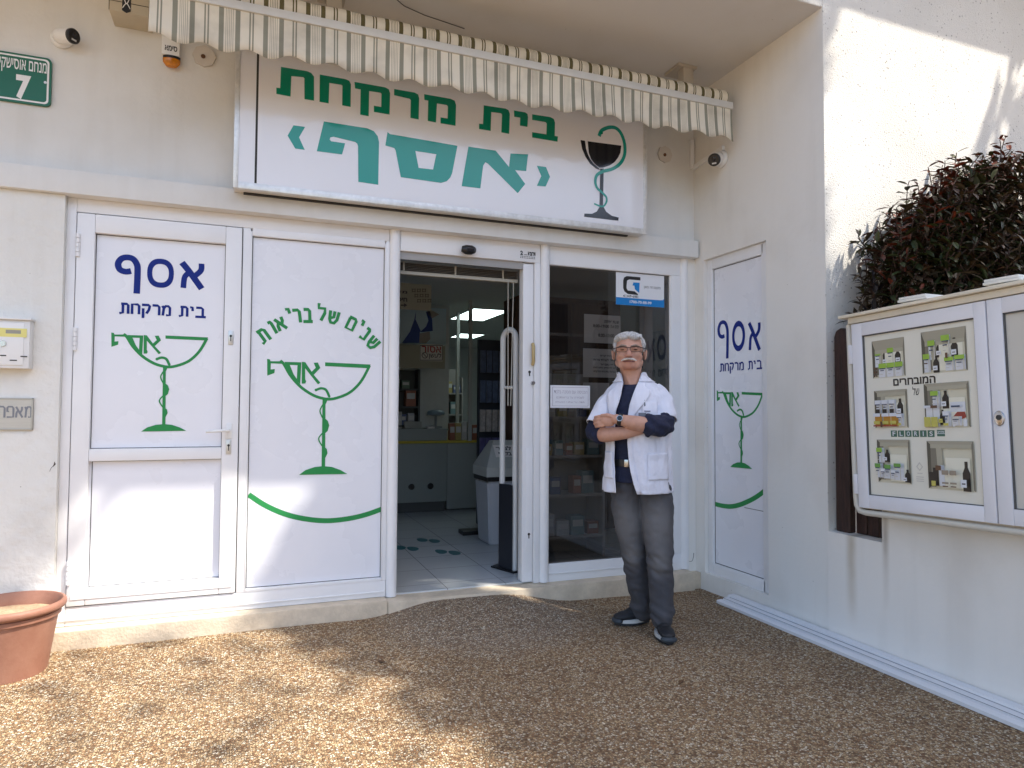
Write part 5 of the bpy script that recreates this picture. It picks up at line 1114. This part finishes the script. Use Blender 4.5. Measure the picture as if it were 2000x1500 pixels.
# house across the street (behind the camera, seen only in the window's reflection)
ob = thing('opposite_house', 'plain beige house across the street', 'building', (14, -15, 0))
bm = B(); box(bm, (2, -19, -.1), (30, -15, 8.5)); part('wall', bm, mat('house_beige', (.36, .31, .26), .9, var=.08), ob)
bm = B(); box(bm, (3, -15, 2.9), (28, -13.8, 3.1)); box(bm, (3, -13.9, 3.95), (28, -13.8, 4.05)); part('balcony', bm, mat('house_pale', (.5, .48, .44), .8), ob)
for x in range(4, 29, 3):
    bm = B(); box(bm, (x, -14.995, 1.0 if x % 2 else 3.2), (x+1.3, -14.95, 2.4 if x % 2 else 5.3)); part('window', bm, mat('house_window', (.03, .03, .035), .2), ob)
    bm = B(); tube(bm, [(x-.4, -13.85, .0), (x-.4, -13.85, 5.8)], .06, 8); part('post', bm, mat('house_pale', (.5, .48, .44), .8), ob)

# ------------------------------------------------------------------ shade tree added outside the frame (crown shaped to throw the dappled shade)
tree = thing('shade_tree', 'broad leafy tree added outside the view to the right for its shade', 'tree', (7.2, -2.6, 0))
tl, ts = B(), B(); rt = random.Random(12)
TB = (7.2, -2.6)
blobs = [((4.36, 1.2, 7.0), (.72, .45, .5)), ((2.1, 1.4, 7.0), (.55, .35, .4)), ((6.0, 2.0, 5.45), (.32, .30, .22)), ((5.7, -.3, 7.2), (1.15, .95, .9)), ((4.9, .55, 7.0), (.85, .55, .6)), ((6.9, -1.2, 7.6), (1.3, 1.0, 1.0)), ((5.6, -1.8, 7.2), (1.25, 1.0, .9)), ((6.6, -2.9, 7.6), (1.4, 1.1, 1.0)), ((8.2, -2.4, 7.9), (1.3, 1.2, 1.0)), ((4.9, -2.9, 6.9), (1.1, .9, .8)), ((5.6, -3.8, 7.2), (1.2, 1.0, .8))]
for c, r_ in blobs:
    thin = c[0] < 2.5 or c[1] > 1.9
    tube(ts, [(TB[0], TB[1], 2.6), ((TB[0]+c[0])/2, (TB[1]+c[1])/2, 5.2), c], [.03, .015, .006] if thin else [.11, .06, .02], 8)
    n = int((700 if c[1] > 1.9 else 1500 if c[0] > 2.5 else 900)*r_[0]*r_[1])
    for i in range(n):
        a, b = rt.uniform(0, 6.283), rt.uniform(-1, 1); q = math.sqrt(1-b*b); k_ = rt.random()**.4
        p = Vector((c[0]+r_[0]*q*math.cos(a)*k_, c[1]+r_[1]*q*math.sin(a)*k_, c[2]+r_[2]*b*k_))
        d = Vector((rt.uniform(-1, 1), rt.uniform(-1, 1), rt.uniform(-.6, .6))).normalized(); s = d.cross(Vector((rt.uniform(-.5, .5), rt.uniform(-.5, .5), 1))).normalized()
        L_, w_ = rt.uniform(.09, .15), rt.uniform(.035, .055)
        tl.faces.new([tl.verts.new(v_) for v_ in (p-d*L_, p+s*w_, p+d*L_, p-s*w_)])
for i in range(60):                    # loose outer leaves: the dapple
    p = Vector((rt.uniform(2.6, 5.0), rt.uniform(-1.6, 1.0), rt.uniform(6.6, 7.3)))
    d = Vector((rt.uniform(-1, 1), rt.uniform(-1, 1), rt.uniform(-.3, .3))).normalized(); s = d.cross(Vector((0, 0, 1))).normalized()
    tl.faces.new([tl.verts.new(v_) for v_ in (p-d*.12, p+s*.05, p+d*.12, p-s*.05)])
tube(ts, [(TB[0], TB[1], -.05), (TB[0]-.05, TB[1], 1.4), (TB[0], TB[1], 2.7)], [.2, .15, .12], 12)
part('crown', tl, mat('tree_leaf', (.05, .08, .025), .6), tree); part('trunk', ts, mat('bark', (.12, .09, .07), .9), tree)
#@@MAN
# ------------------------------------------------------------------ the man in the white coat
# local frame: x to the man's left (right in the photo), -y where he looks, z up
MAN = (2.13, 3.42, 0.0)
def ball(bm, c, r, rot=None, seg=20):
    r = r if isinstance(r, (tuple, list)) else (r, r, r)
    m = Matrix.Translation(c) @ (rot.to_matrix().to_4x4() if rot else Matrix()) @ Matrix.Diagonal((*r, 1))
    bmesh.ops.create_uvsphere(bm, u_segments=seg, v_segments=seg//2+2, radius=1, matrix=m)
def limb(bm, pts, rs, n=16):
    """tapered limb with round joints"""
    tube(bm, pts, rs, n)
    for p, r in zip(pts, rs): ball(bm, p, r*.998, seg=16)
def fuse(name, bm, voxel, mats, parent=None, it=6, fac=.5, disp=None, smooth=3.2):
    me = bpy.data.meshes.new('raw'); bm.to_mesh(me); bm.free()
    o = bpy.data.objects.new('raw', me); COL.objects.link(o)
    m = o.modifiers.new('r', 'REMESH'); m.mode = 'VOXEL'; m.voxel_size = voxel
    s = o.modifiers.new('s', 'SMOOTH'); s.factor = fac; s.iterations = it
    dg = bpy.context.evaluated_depsgraph_get(); dg.update()
    nm = bpy.data.meshes.new_from_object(o.evaluated_get(dg)); nm.name = name
    bpy.data.objects.remove(o); bpy.data.meshes.remove(me)
    if disp:
        ns = [v.normal.copy() for v in nm.vertices]
        for v, n in zip(nm.vertices, ns): v.co += n*disp(v.co)
    return link(name, nm, mats, parent, smooth)
HC = Vector((-.072, .0, 1.51))
def head_scale(bm):
    for v in bm.verts:
        f = sst(1.49, 1.55, v.co.z)
        if f: d = v.co-HC; v.co = HC+Vector((d.x*(1+.15*f), d.y*(1+.08*f), d.z*(1+.015*f)))
# skin
SK = mat('skin', (.52, .285, .205), .5, var=.07, vscale=40, bump=.12, bscale=220, spec=.35); t, N, L = nodes(SK); p = N['Principled BSDF']
src = p.inputs['Base Color'].links[0].from_socket
tc = N.new('ShaderNodeTexCoord'); prev = src
for c_, r0_, r1_, col_, k_ in (((-.072, -.115, 1.592), .012, .034, (.47, .17, .13), .75), ((-.072, -.075, 1.535), .02, .05, (.48, .20, .15), .5), ((-.118, -.06, 1.578), .008, .032, (.50, .19, .14), .5), ((-.026, -.06, 1.578), .008, .032, (.50, .19, .14), .5)):
    ds = N.new('ShaderNodeVectorMath'); ds.operation = 'DISTANCE'; ds.inputs[1].default_value = c_; L.new(tc.outputs['Object'], ds.inputs[0])
    mr = N.new('ShaderNodeMapRange'); mr.inputs[1].default_value = r0_; mr.inputs[2].default_value = r1_; mr.inputs[3].default_value = k_; mr.inputs[4].default_value = 0; L.new(ds.outputs['Value'], mr.inputs[0])
    mx = N.new('ShaderNodeMix'); mx.data_type = 'RGBA'; mx.inputs[7].default_value = (*col_, 1); L.new(mr.outputs[0], mx.inputs[0]); L.new(prev, mx.inputs[6]); prev = mx.outputs[2]
L.new(prev, p.inputs['Base Color'])

bm = B(); hx = -.072
V = Vector
ball(bm, (hx, .012, 1.652), (.0735, .094, .077))                     # skull
ball(bm, (hx, -.028, 1.632), (.068, .066, .06))                     # forehead and brow
ball(bm, (hx, -.026, 1.582), (.068, .064, .056))                   # mid face
ball(bm, (hx, -.034, 1.548), (.061, .056, .036))                    # jaw
ball(bm, (hx, -.068, 1.533), (.034, .026, .022))                    # chin
limb(bm, [V((hx-.050, .0, 1.552)), V((hx-.033, -.055, 1.532))], [.024, .021], 12); limb(bm, [V((hx+.050, .0, 1.552)), V((hx+.033, -.055, 1.532))], [.024, .021], 12)
for s in (-1, 1):
    ball(bm, (hx+s*.036, -.066, 1.592), (.021, .02, .018))          # cheek bone
    limb(bm, [V((hx+s*.014, -.090, 1.640)), V((hx+s*.046, -.078, 1.638))], [.0085, .007], 10)
    ball(bm, (hx+s*.080, .008, 1.603), (.009, .019, .033), Matrix.Rotation(s*R(-14), 3, 'Z').to_quaternion())
    ball(bm, (hx+s*.084, .014, 1.617), (.008, .016, .016)); ball(bm, (hx+s*.077, .002, 1.578), (.006, .009, .010))
    ball(bm, (hx+s*.0135, -.105, 1.586), (.010, .010, .0085))
limb(bm, [V((hx, -.088, 1.630)), V((hx, -.110, 1.605)), V((hx, -.120, 1.591))], [.0095, .012, .0150], 10)
ball(bm, (hx, -.091, 1.555), (.024, .009, .0045)); ball(bm, (hx, -.089, 1.547), (.020, .010, .006))   # lips
limb(bm, [V((hx+.004, .012, 1.56)), V((-.058, .022, 1.48)), V((-.048, .025, 1.42))], [.058, .060, .068])   # neck
for s in (-1, 1): limb(bm, [V((-.062+s*.040, .0, 1.535)), V((-.052+s*.014, -.036, 1.425))], [.012, .010], 8)
ball(bm, (-.03, .02, 1.24), (.150, .095, .17)); ball(bm, (-.02, .02, .98), (.145, .10, .16))
limb(bm, [V((-.165, .02, 1.345)), V((-.256, -.04, 1.145))], [.05, .043]); limb(bm, [V((.10, .02, 1.37)), V((.118, -.075, 1.19))], [.05, .042])
# his right forearm (lower), hand tucked under the other arm
limb(bm, [V((-.262, -.055, 1.136)), V((-.20, -.125, 1.134)), V((-.10, -.165, 1.147)), V((-.01, -.160, 1.165))], [.041, .043, .036, .028])
ball(bm, (.045, -.148, 1.178), (.044, .016, .034))
for i in range(4):
    z = 1.200-.016*i; limb(bm, [V((.075, -.148, z)), V((.108, -.128, z+.002)), V((.122, -.098, z+.003))], [.0088, .008, .007], 10)
limb(bm, [V((.03, -.152, 1.206)), V((.06, -.150, 1.222)), V((.085, -.14, 1.226))], [.010, .009, .0075], 10)
# his left forearm (upper) with the hand over the right upper arm
limb(bm, [V((.115, -.10, 1.188)), V((.06, -.172, 1.190)), V((-.04, -.205, 1.206)), V((-.138, -.196, 1.226))], [.042, .046, .041, .028])
ball(bm, (-.185, -.182, 1.218), (.042, .020, .037), Matrix.Rotation(R(10), 3, 'Y').to_quaternion())
for i, (ln, zz) in enumerate(((.95, 1.243), (1.05, 1.225), (1.0, 1.206), (.85, 1.188))):
    limb(bm, [V((-.212, -.182, zz)), V((-.212-.032*ln, -.168, zz-.004)), V((-.212-.052*ln, -.138, zz-.008)), V((-.212-.054*ln, -.108, zz-.010))], [.0098, .0092, .0085, .0075], 10)
limb(bm, [V((-.160, -.195, 1.240)), V((-.190, -.197, 1.248)), V((-.222, -.186, 1.246))], [.0125, .0115, .009], 10)
for s, hp, kn, an in ((-1, (-.085, .03, .88), (-.05, .045, .45), (.006, .135, .10)), (1, (.07, .01, .88), (.095, -.045, .45), (.112, -.055, .10))):
    limb(bm, [V(hp), V(kn), V(an), V(an)-V((0, 0, .04))], [.075, .05, .036, .034])
head_scale(bm)
man = fuse('person', bm, .0042, SK, None, it=4)
tag(man, 'grey-haired man with moustache and glasses in a white coat, arms crossed, standing by the window', 'person')
man.location = MAN; man.rotation_euler = (0, 0, R(-32))

# hair, brows, moustache
HR = mat('grey_hair', (.58, .57, .56), .6, var=.35, vscale=14, bump=.8, bscale=70, stretch=(9, 2, 4))
bm = B()
ball(bm, (hx, .026, 1.668), (.080, .088, .067)); ball(bm, (hx-.004, -.018, 1.702), (.063, .062, .031)); ball(bm, (hx+.024, -.050, 1.697), (.036, .036, .022)); ball(bm, (hx-.026, -.040, 1.698), (.042, .042, .024)); ball(bm, (hx-.052, -.02, 1.688), (.026, .045, .024))
for i in range(7): limb(bm, [V((hx-.05+.016*i, -.005, 1.725-.0006*(i-3)**2*3)), V((hx-.046+.017*i, -.055, 1.716-.0012*(i-3)**2)), V((hx-.038+.0165*i, -.078, 1.700-.0012*(i-3)**2))], [.012, .011, .005], 8)
for s in (-1, 1):
    ball(bm, (hx+s*.069, .012, 1.652), (.013, .050, .045)); limb(bm, [V((hx+s*.071, -.030, 1.655)), V((hx+s*.073, -.026, 1.618))], [.010, .006], 8)
ball(bm, (hx, .055, 1.62), (.066, .052, .06))
head_scale(bm); fuse('hair', bm, .004, HR, man, it=3, disp=lambda c: .0045*noise.noise((c.x*90, c.y*30, c.z*55)) + .003*noise.noise((c.x*40, c.y*40, c.z*40)))
MO = mat('white_hair', (.60, .56, .54), .7, bump=.5, bscale=120)
bm = B()
for s in (-1, 1): limb(bm, [V((hx+s*.004, -.104, 1.570)), V((hx+s*.02, -.099, 1.567)), V((hx+s*.036, -.088, 1.560))], [.0068, .0068, .004], 10)
head_scale(bm); fuse('moustache', bm, .003, MO, man, it=2)
for s in (-1, 1):
    bm = B(); limb(bm, [V((hx+s*.014, -.1005, 1.643)), V((hx+s*.034, -.095, 1.648)), V((hx+s*.052, -.078, 1.641))], [.004, .0048, .003], 8); head_scale(bm); fuse('eyebrow', bm, .0025, mat('brow_hair', (.30, .24, .20), .7), man, it=2)
    bm = B(); ball(bm, (hx+s*.032, -.0835, 1.6215), (.0115, .007, .0030)); head_scale(bm); obj('eye', bm, mat('eye_dark', (.05, .032, .028), .15), man, 3.2)
    bm = B(); limb(bm, [V((hx+s*.018, -.091, 1.6275)), V((hx+s*.032, -.0945, 1.630)), V((hx+s*.047, -.086, 1.626))], [.0035, .0045, .003], 8); head_scale(bm); fuse('eyelid', bm, .0025, SK, man, it=2)
bm = B(); limb(bm, [V((hx-.027, -.0915, 1.5550)), V((hx, -.1015, 1.5525)), V((hx+.027, -.0915, 1.5550))], [.0025, .0035, .0025], 8); head_scale(bm); obj('mouth', bm, mat('mouth_line', (.20, .06, .05), .5), man, 3.2)
bm = B()
for s in (-1, 1):
    cx, w2, h2 = hx+s*.0335, .0265, .0145
    P = [V((cx+w2*math.copysign(abs(math.cos(a))**.55, math.cos(a)), -.112+.010*abs(math.cos(a))*(1 if s*math.cos(a) > 0 else .15), 1.622+h2*math.copysign(abs(math.sin(a))**.6, math.sin(a)))) for a in [i*math.pi/14 for i in range(28)]]
    tube(bm, P, .0013, 6, closed=True)
    tube(bm, [V((cx-w2*.96, -.111+(.008 if s < 0 else .002), 1.6335)), V((cx, -.113, 1.637)), V((cx+w2*.96, -.111+(.008 if s > 0 else .002), 1.6335))], .0026, 8)
    tube(bm, [V((hx+s*.060, -.102, 1.632)), V((hx+s*.080, -.06, 1.630)), V((hx+s*.084, .0, 1.626))], .0026, 6)
tube(bm, [V((hx-.008, -.113, 1.630)), V((hx, -.117, 1.632)), V((hx+.008, -.113, 1.630))], .002, 6)
head_scale(bm); obj('eyeglasses', bm, mat('glasses_black', (.015, .013, .012), .3), man, 3.2)
bm = B()
for s in (-1, 1): tube(bm, [V((hx+s*.081, -.045, 1.630)), V((hx+s*.079, -.045, 1.59)), V((hx+s*.070, -.04, 1.54)), V((hx+s*.062, .0, 1.475)), V((hx+s*.05, .06, 1.44))], .0018, 6)
head_scale(bm); obj('glasses_cord', bm, BLACK(), man, 3.2)

# navy shirt with rolled sleeves
NV = mat('navy_cotton', (.012, .016, .045), .85, var=.2, vscale=30, bump=.25, bscale=160)
bm = B()
secs = [(.86, -.02, .172, .122), (.95, -.018, .168, .122), (1.08, -.02, .168, .12), (1.2, -.022, .17, .115), (1.3, -.03, .168, .105), (1.36, -.038, .14, .092), (1.40, -.045, .095, .080), (1.425, -.050, .066, .066)]
rr = []
for z, cx, rx, ry in secs: rr.append([bm.verts.new((cx+rx*math.sin(a*.1309), .012-ry*math.cos(a*.1309)-.018*(z > 1.30)*(0), z)) for a in range(48)])
for a, b in zip(rr, rr[1:]):
    for i in range(48): bm.faces.new((a[i], a[(i+1) % 48], b[(i+1) % 48], b[i]))
bm.faces.new(rr[0][::-1]); bm.faces.new(rr[-1])
tube(bm, [V((-.050+.060*math.sin(i*.2618), .014-.062*math.cos(i*.2618), 1.424-.018*math.cos(i*.2618))) for i in range(24)], .0075, 8, closed=True)
limb(bm, [V((-.228, -.01, 1.27)), V((-.270, -.045, 1.150)), V((-.252, -.078, 1.137))], [.054, .056, .052])
limb(bm, [V((.115, -.01, 1.29)), V((.122, -.085, 1.196)), V((.085, -.145, 1.190)), V((.048, -.176, 1.192))], [.058, .065, .065, .060])
for c, d, r_ in ((V((-.238, -.096, 1.136)), V((.55, -.6, 0)), .050), (V((.040, -.180, 1.193)), V((-.8, -.45, .08)), .059)):
    q = d.to_track_quat('Z', 'Y').to_matrix(); tube(bm, [c+q @ V((r_*math.cos(i*.314), r_*math.sin(i*.314), 0)) for i in range(20)], .0085, 8, closed=True)
fuse('shirt', bm, .0055, NV, man, it=3, disp=lambda c: .004*noise.noise((c.x*26, c.y*26, c.z*40))+.003*math.sin(c.z*95+c.x*60)*(1.4 if c.x > .02 and c.z < 1.26 else .25))

# white short-sleeved coat
WC = mat('white_coat', (.70, .71, .80), .75, var=.03, vscale=5, bump=.5, bscale=13, bdist=.03, spec=.2)
CS = [(.806, -.022, .0, .200, .166), (.90, -.021, .0, .195, .158), (1.0, -.019, .0, .190, .150), (1.1, -.018, .002, .188, .146), (1.2, -.020, .006, .192, .140), (1.3, -.026, .010, .196, .130), (1.36, -.030, .014, .190, .116), (1.40, -.033, .018, .168, .102), (1.43, -.040, .022, .130, .090), (1.455, -.050, .024, .095, .080), (1.475, -.057, .024, .078, .074), (1.495, -.060, .024, .075, .072)]
EL = [(.806, -.145), (.9, -.151), (1.0, -.153), (1.1, -.153), (1.2, -.152), (1.27, -.146), (1.36, -.122), (1.43, -.104), (1.495, -.118)]
ER = [(.806, -.026), (.86, -.045), (.93, -.062), (1.0, -.072), (1.1, -.080), (1.2, -.078), (1.30, -.066), (1.38, -.040), (1.43, -.022), (1.495, .000)]
def lerp(T, z, k_=1):
    z = max(T[0][0], min(T[-1][0], z))
    for a, b in zip(T, T[1:]):
        if z <= b[0]: f = (z-a[0])/(b[0]-a[0]); return tuple(a[i]+(b[i]-a[i])*f for i in range(1, len(a)))
def edges(z):
    cx, cy, rx, ry = lerp(CS, z); f = lambda x: math.asin(max(-.98, min(.98, (x-cx)/rx)))
    return f(lerp(ER, z)[0]), 2*math.pi+f(lerp(EL, z)[0])
def coat(ph, z, off=0):
    cx, cy, rx, ry = lerp(CS, z)
    n = V((math.sin(ph)/rx, -math.cos(ph)/ry, 0)).normalized()
    fold = .017*noise.noise((math.sin(ph)*2.6, math.cos(ph)*2.6, z*1.6+3))*(1-sst(1.33, 1.42, z)) + .007*math.sin(ph*9+z*7)*sst(1.12, .85, z)*.8 + .007*noise.noise((math.sin(ph)*8+z*5, math.cos(ph)*8, z*11)) + .003*noise.noise((math.sin(ph)*18, math.cos(ph)*18+z*9, z*26))
    return V((cx+rx*math.sin(ph), cy-ry*math.cos(ph), z)) + n*(off+fold)
bm = B(); nz, na = 70, 110; g_ = []
for i in range(nz+1):
    z = .806+(1.492-.806)*i/nz; a0, a1 = edges(z)
    g_.append([bm.verts.new(coat(a0+(a1-a0)*j/na, z)) for j in range(na+1)])
for i in range(nz):
    for j in range(na): bm.faces.new((g_[i][j], g_[i][j+1], g_[i+1][j+1], g_[i+1][j]))
def solid(bm, th): bmesh.ops.recalc_face_normals(bm, faces=bm.faces); bmesh.ops.solidify(bm, geom=bm.faces[:], thickness=th)
def sleeve(pts, rs, seed):
    P = smooth_path(pts, 8); n = len(P); rg = []; prev = None
    for i, p_ in enumerate(P):
        d = (P[min(i+1, n-1)]-P[max(i-1, 0)]).normalized(); s = (d.cross(V((0, 1, 0))) if prev is None else prev-d*prev.dot(d)).normalized(); prev = s; q = d.cross(s)
        f = i/(n-1); r_ = rs[0]+(rs[1]-rs[0])*f
        rg.append([bm.verts.new(p_+(s*math.cos(k_*.1571)*1.0+q*math.sin(k_*.1571)*.92)*(r_+.006*noise.noise((math.cos(k_*.1571)*2, math.sin(k_*.1571)*2+seed, f*4))+.003*math.sin(f*16+k_*.3))) for k_ in range(40)])
    for a, b in zip(rg, rg[1:]):
        for k_ in range(40): bm.faces.new((a[k_], b[k_], b[(k_+1) % 40], a[(k_+1) % 40]))
    c = bm.verts.new(P[0]+(P[0]-P[1]).normalized()*rs[0]*.45)
    for k_ in range(40): bm.faces.new((c, rg[0][k_], rg[0][(k_+1) % 40]))
sleeve([V((-.128, .014, 1.356)), V((-.176, .004, 1.322)), V((-.222, -.02, 1.258)), V((-.254, -.052, 1.182))], (.064, .070), 1)
sleeve([V((.062, .014, 1.372)), V((.100, .006, 1.345)), V((.118, -.022, 1.285)), V((.122, -.058, 1.218))], (.066, .076), 5)
solid(bm, .004)
me = bpy.data.meshes.new('coat'); bm.to_mesh(me); bm.free(); coat_o = link('coat', me, WC, man, 3.2)
def patch(name, z0, z1, fa, fb, off, m=WC, nz=16, na=10, th=.002):
    bm = B(); rows = []
    for i in range(nz+1):
        z = z0+(z1-z0)*i/nz; a, b = fa(z), fb(z)
        rows.append([bm.verts.new(coat(a+(b-a)*j/na, z, off)) for j in range(na+1)])
    for i in range(nz):
        for j in range(na): bm.faces.new((rows[i][j], rows[i][j+1], rows[i+1][j+1], rows[i+1][j]))
    solid(bm, th); me = bpy.data.meshes.new(name); bm.to_mesh(me); bm.free(); return link(name, me, m, coat_o, 3.2)
lw = lambda z: .04 + .46*sst(1.18, 1.385, z)*(1 if z < 1.395 else .62)
patch('lapel', 1.17, 1.44, lambda z: edges(z)[0]-.02, lambda z: edges(z)[0]+lw(z), .011)
patch('lapel', 1.17, 1.44, lambda z: edges(z)[1]+.02, lambda z: edges(z)[1]-lw(z), .011)
patch('collar', 1.442, 1.498, lambda z: edges(z)[0]-.02, lambda z: edges(z)[1]+.02, .010, na=60)
phx = lambda x, z: math.asin(max(-.98, min(.98, (x-lerp(CS, z)[0])/lerp(CS, z)[2])))
patch('pocket', .885, 1.035, lambda z: phx(.030, z), lambda z: phx(.152, z), .005)
patch('pocket', .885, 1.035, lambda z: 2*math.pi+phx(-.158, z), lambda z: 2*math.pi+phx(-.210, z), .005)
patch('pocket', 1.235, 1.325, lambda z: phx(.000, z), lambda z: phx(.088, z), .005)
patch('front_hem', .812, 1.19, lambda z: edges(z)[0], lambda z: edges(z)[0]+.14, .0035)
patch('badge', 1.238, 1.262, lambda z: phx(-.018, z), lambda z: phx(.022, z), .010, mat('badge_grey', (.14, .15, .18), .5), 4, 4)
patch('pen', 1.30, 1.345, lambda z: phx(.012, z), lambda z: phx(.018, z), .010, mat('badge_grey', (.14, .15, .18), .5), 6, 2)
patch('embroidery', 1.268, 1.274, lambda z: phx(.012, z), lambda z: phx(.045, z), .010, mat('thread_blue', (.16, .18, .30), .7), 2, 4)

# belt, jeans, shoes, watch
bm = B()
for z0, z1 in ((.955, .992),):
    a = [bm.verts.new((-.02+.171*math.sin(i*.1309), .012-.126*math.cos(i*.1309), z0)) for i in range(48)]; b = [bm.verts.new((-.02+.171*math.sin(i*.1309), .012-.126*math.cos(i*.1309), z1)) for i in range(48)]
    for i in range(48): bm.faces.new((a[i], a[(i+1) % 48], b[(i+1) % 48], b[i]))
solid(bm, -.004); obj('belt', bm, mat('belt_leather', (.012, .012, .013), .4), man, .8)
bm = B(); box(bm, (-.098, -.118, .952), (-.072, -.108, .995), bev=.003); obj('belt_buckle', bm, mat('chrome', (.5, .5, .5), .2), man, .6)
JN = mat('grey_denim', (.045, .046, .055), .9, bump=.3, bscale=300); t, N, L = nodes(JN); p = N['Principled BSDF']; tc = N.new('ShaderNodeTexCoord'); prev = None
no = N.new('ShaderNodeTexNoise'); no.inputs['Scale'].default_value = 14; no.inputs['Detail'].default_value = 5; L.new(tc.outputs['Object'], no.inputs[0])
rp = N.new('ShaderNodeValToRGB'); rp.color_ramp.elements[0].color = (.042, .043, .052, 1); rp.color_ramp.elements[1].color = (.078, .077, .086, 1); L.new(no.outputs[0], rp.inputs[0]); prev = rp.outputs[0]
for c_, r_ in (((-.085, -.06, .62), (7, 5, 4.2)), ((.085, -.10, .62), (7, 5, 4.2)), ((-.05, -.04, .44), (11, 7, 9)), ((.10, -.12, .42), (11, 7, 8))):   # worn fade on thighs and knees
    mp = N.new('ShaderNodeVectorMath'); mp.operation = 'SUBTRACT'; mp.inputs[1].default_value = c_; L.new(tc.outputs['Object'], mp.inputs[0])
    ml = N.new('ShaderNodeVectorMath'); ml.operation = 'MULTIPLY'; ml.inputs[1].default_value = r_; L.new(mp.outputs[0], ml.inputs[0])
    ln = N.new('ShaderNodeVectorMath'); ln.operation = 'LENGTH'; L.new(ml.outputs[0], ln.inputs[0])
    mr = N.new('ShaderNodeMapRange'); mr.interpolation_type = 'SMOOTHSTEP'; mr.inputs[1].default_value = .1; mr.inputs[2].default_value = 1.0; mr.inputs[3].default_value = .62; mr.inputs[4].default_value = 0; L.new(ln.outputs['Value'], mr.inputs[0])
    mx = N.new('ShaderNodeMix'); mx.data_type = 'RGBA'; mx.inputs[7].default_value = (.19, .182, .18, 1); L.new(mr.outputs[0], mx.inputs[0]); L.new(prev, mx.inputs[6]); prev = mx.outputs[2]
L.new(prev, p.inputs['Base Color'])
bm = B()
ball(bm, (-.02, .015, .91), (.158, .115, .10))
limb(bm, [V((-.088, .02, .88)), V((-.082, .025, .68)), V((-.052, .035, .47)), V((-.022, .085, .26)), V((.006, .135, .085))], [.101, .094, .075, .069, .067], 20)
limb(bm, [V((.070, .005, .88)), V((.088, -.015, .68)), V((.098, -.045, .46)), V((.108, -.040, .26)), V((.112, -.050, .095))], [.097, .096, .078, .071, .067], 20)
def jd(c):
    k_ = math.exp(-((c.z-.40)/.10)**2)+1.2*math.exp(-((c.z-.12)/.06)**2)+.5*math.exp(-((c.z-.80)/.09)**2)
    return .015*k_*noise.noise((c.x*13, c.y*13, c.z*26+c.x*14+(5 if c.x > .03 else 0)))+.007*noise.noise((c.x*7, c.y*7, c.z*10))+.004*noise.noise((c.x*25, c.y*25, c.z*30))
fuse('jeans', bm, .006, JN, man, it=4, disp=jd)
SH = mat('shoe_black', (.012, .013, .016), .6, bump=.3, bscale=140); SO = mat('sole_white', (.55, .55, .53), .6); SD = mat('sole_dark', (.02, .022, .027), .7)
for hl, toe in ((V((.030, .185, 0)), V((-.150, .085, 0))), (V((.100, .015, 0)), V((.146, -.200, 0)))):
    d = (toe-hl).normalized(); s = V((d.y, -d.x, 0)); Ln = (toe-hl).length
    P = lambda u, v, z: hl+d*(u*Ln)+s*v+V((0, 0, z+.003))
    q = d.to_track_quat('X', 'Z')
    bm = B(); ball(bm, P(.16, 0, .062), (.052, .038, .048), q); ball(bm, P(.40, 0, .056), (.075, .041, .040), q); ball(bm, P(.66, 0, .046), (.075, .046, .030), q); ball(bm, P(.84, 0, .042), (.050, .043, .024), q)
    limb(bm, [P(.22, 0, .07), P(.24, 0, .115)], [.043, .042]); limb(bm, [P(.32, 0, .088), P(.55, 0, .066)], [.030, .026])
    sh = fuse('shoe', bm, .005, SH, man, it=3)
    def outline(k_):
        o = []
        for i in range(36):
            th = i*math.pi/18; u = .5+.56*math.cos(th); wv = (.043+.007*math.sin(u*5-1.2))*math.sin(th)
            o.append((u, wv*k_))
        return o
    bm = B(); slab(bm, outline(1.08), lambda u, v, w_: P(u, v, .012+w_), .020); bmesh.ops.bevel(bm, geom=[e for e in bm.edges if abs(e.verts[0].co.z-e.verts[1].co.z) < 1e-5], offset=.005, segments=2, affect='EDGES'); obj('midsole', bm, SO, sh, .9)
    bm = B(); slab(bm, outline(1.06), lambda u, v, w_: P(u, v, w_), .011); obj('outsole', bm, SD, sh)
    bm = B(); ball(bm, P(.97, 0, .024), (.030, .046, .020), q); obj('toe_guard', bm, mat('toe_slate', (.035, .045, .055), .6), sh, 3.2)
    bm = B()
    for i in range(5):
        u = .34+.065*i; z = .117-.021*i
        tube(bm, [P(u, -.026, z-.014), P(u+.01, 0, z), P(u, .026, z-.014)], .0032, 6)
    obj('laces', bm, mat('lace_black', (.02, .02, .022), .8), sh, 3.2)
wd = (V((-.138, -.196, 1.226))-V((-.04, -.205, 1.205))).normalized(); wc_ = V((-.118, -.198, 1.2225)); q = wd.to_track_quat('Z', 'Y').to_matrix()
bm = B()
for k_ in (-.007, 0, .007): tube(bm, [wc_+q @ V((.0315*math.cos(i*.2618), .0315*math.sin(i*.2618), k_)) for i in range(24)], .0045, 8, closed=True)
wa = obj('watch_strap', bm, mat('strap_black', (.015, .015, .015), .5), man, 3.2)
fdir = V((-.05, -1, .25)).normalized(); q2 = fdir.to_track_quat('Z', 'Y').to_matrix().to_4x4(); q2.translation = wc_+fdir*.030
bm = B(); lathe(bm, [(.0175, -.002), (.0185, .003), (.0165, .009)], (0, 0, 0), 24); bmesh.ops.transform(bm, matrix=q2, verts=bm.verts); wf = obj('watch_case', bm, mat('watch_steel', (.55, .55, .52), .25, metal=.9), man, .7)
bm = B(); lathe(bm, [(.014, .0092), (.0138, .0098)], (0, 0, 0), 24); bmesh.ops.transform(bm, matrix=q2, verts=bm.verts); obj('watch_dial', bm, mat('dial_dark', (.015, .018, .02), .1), wf)
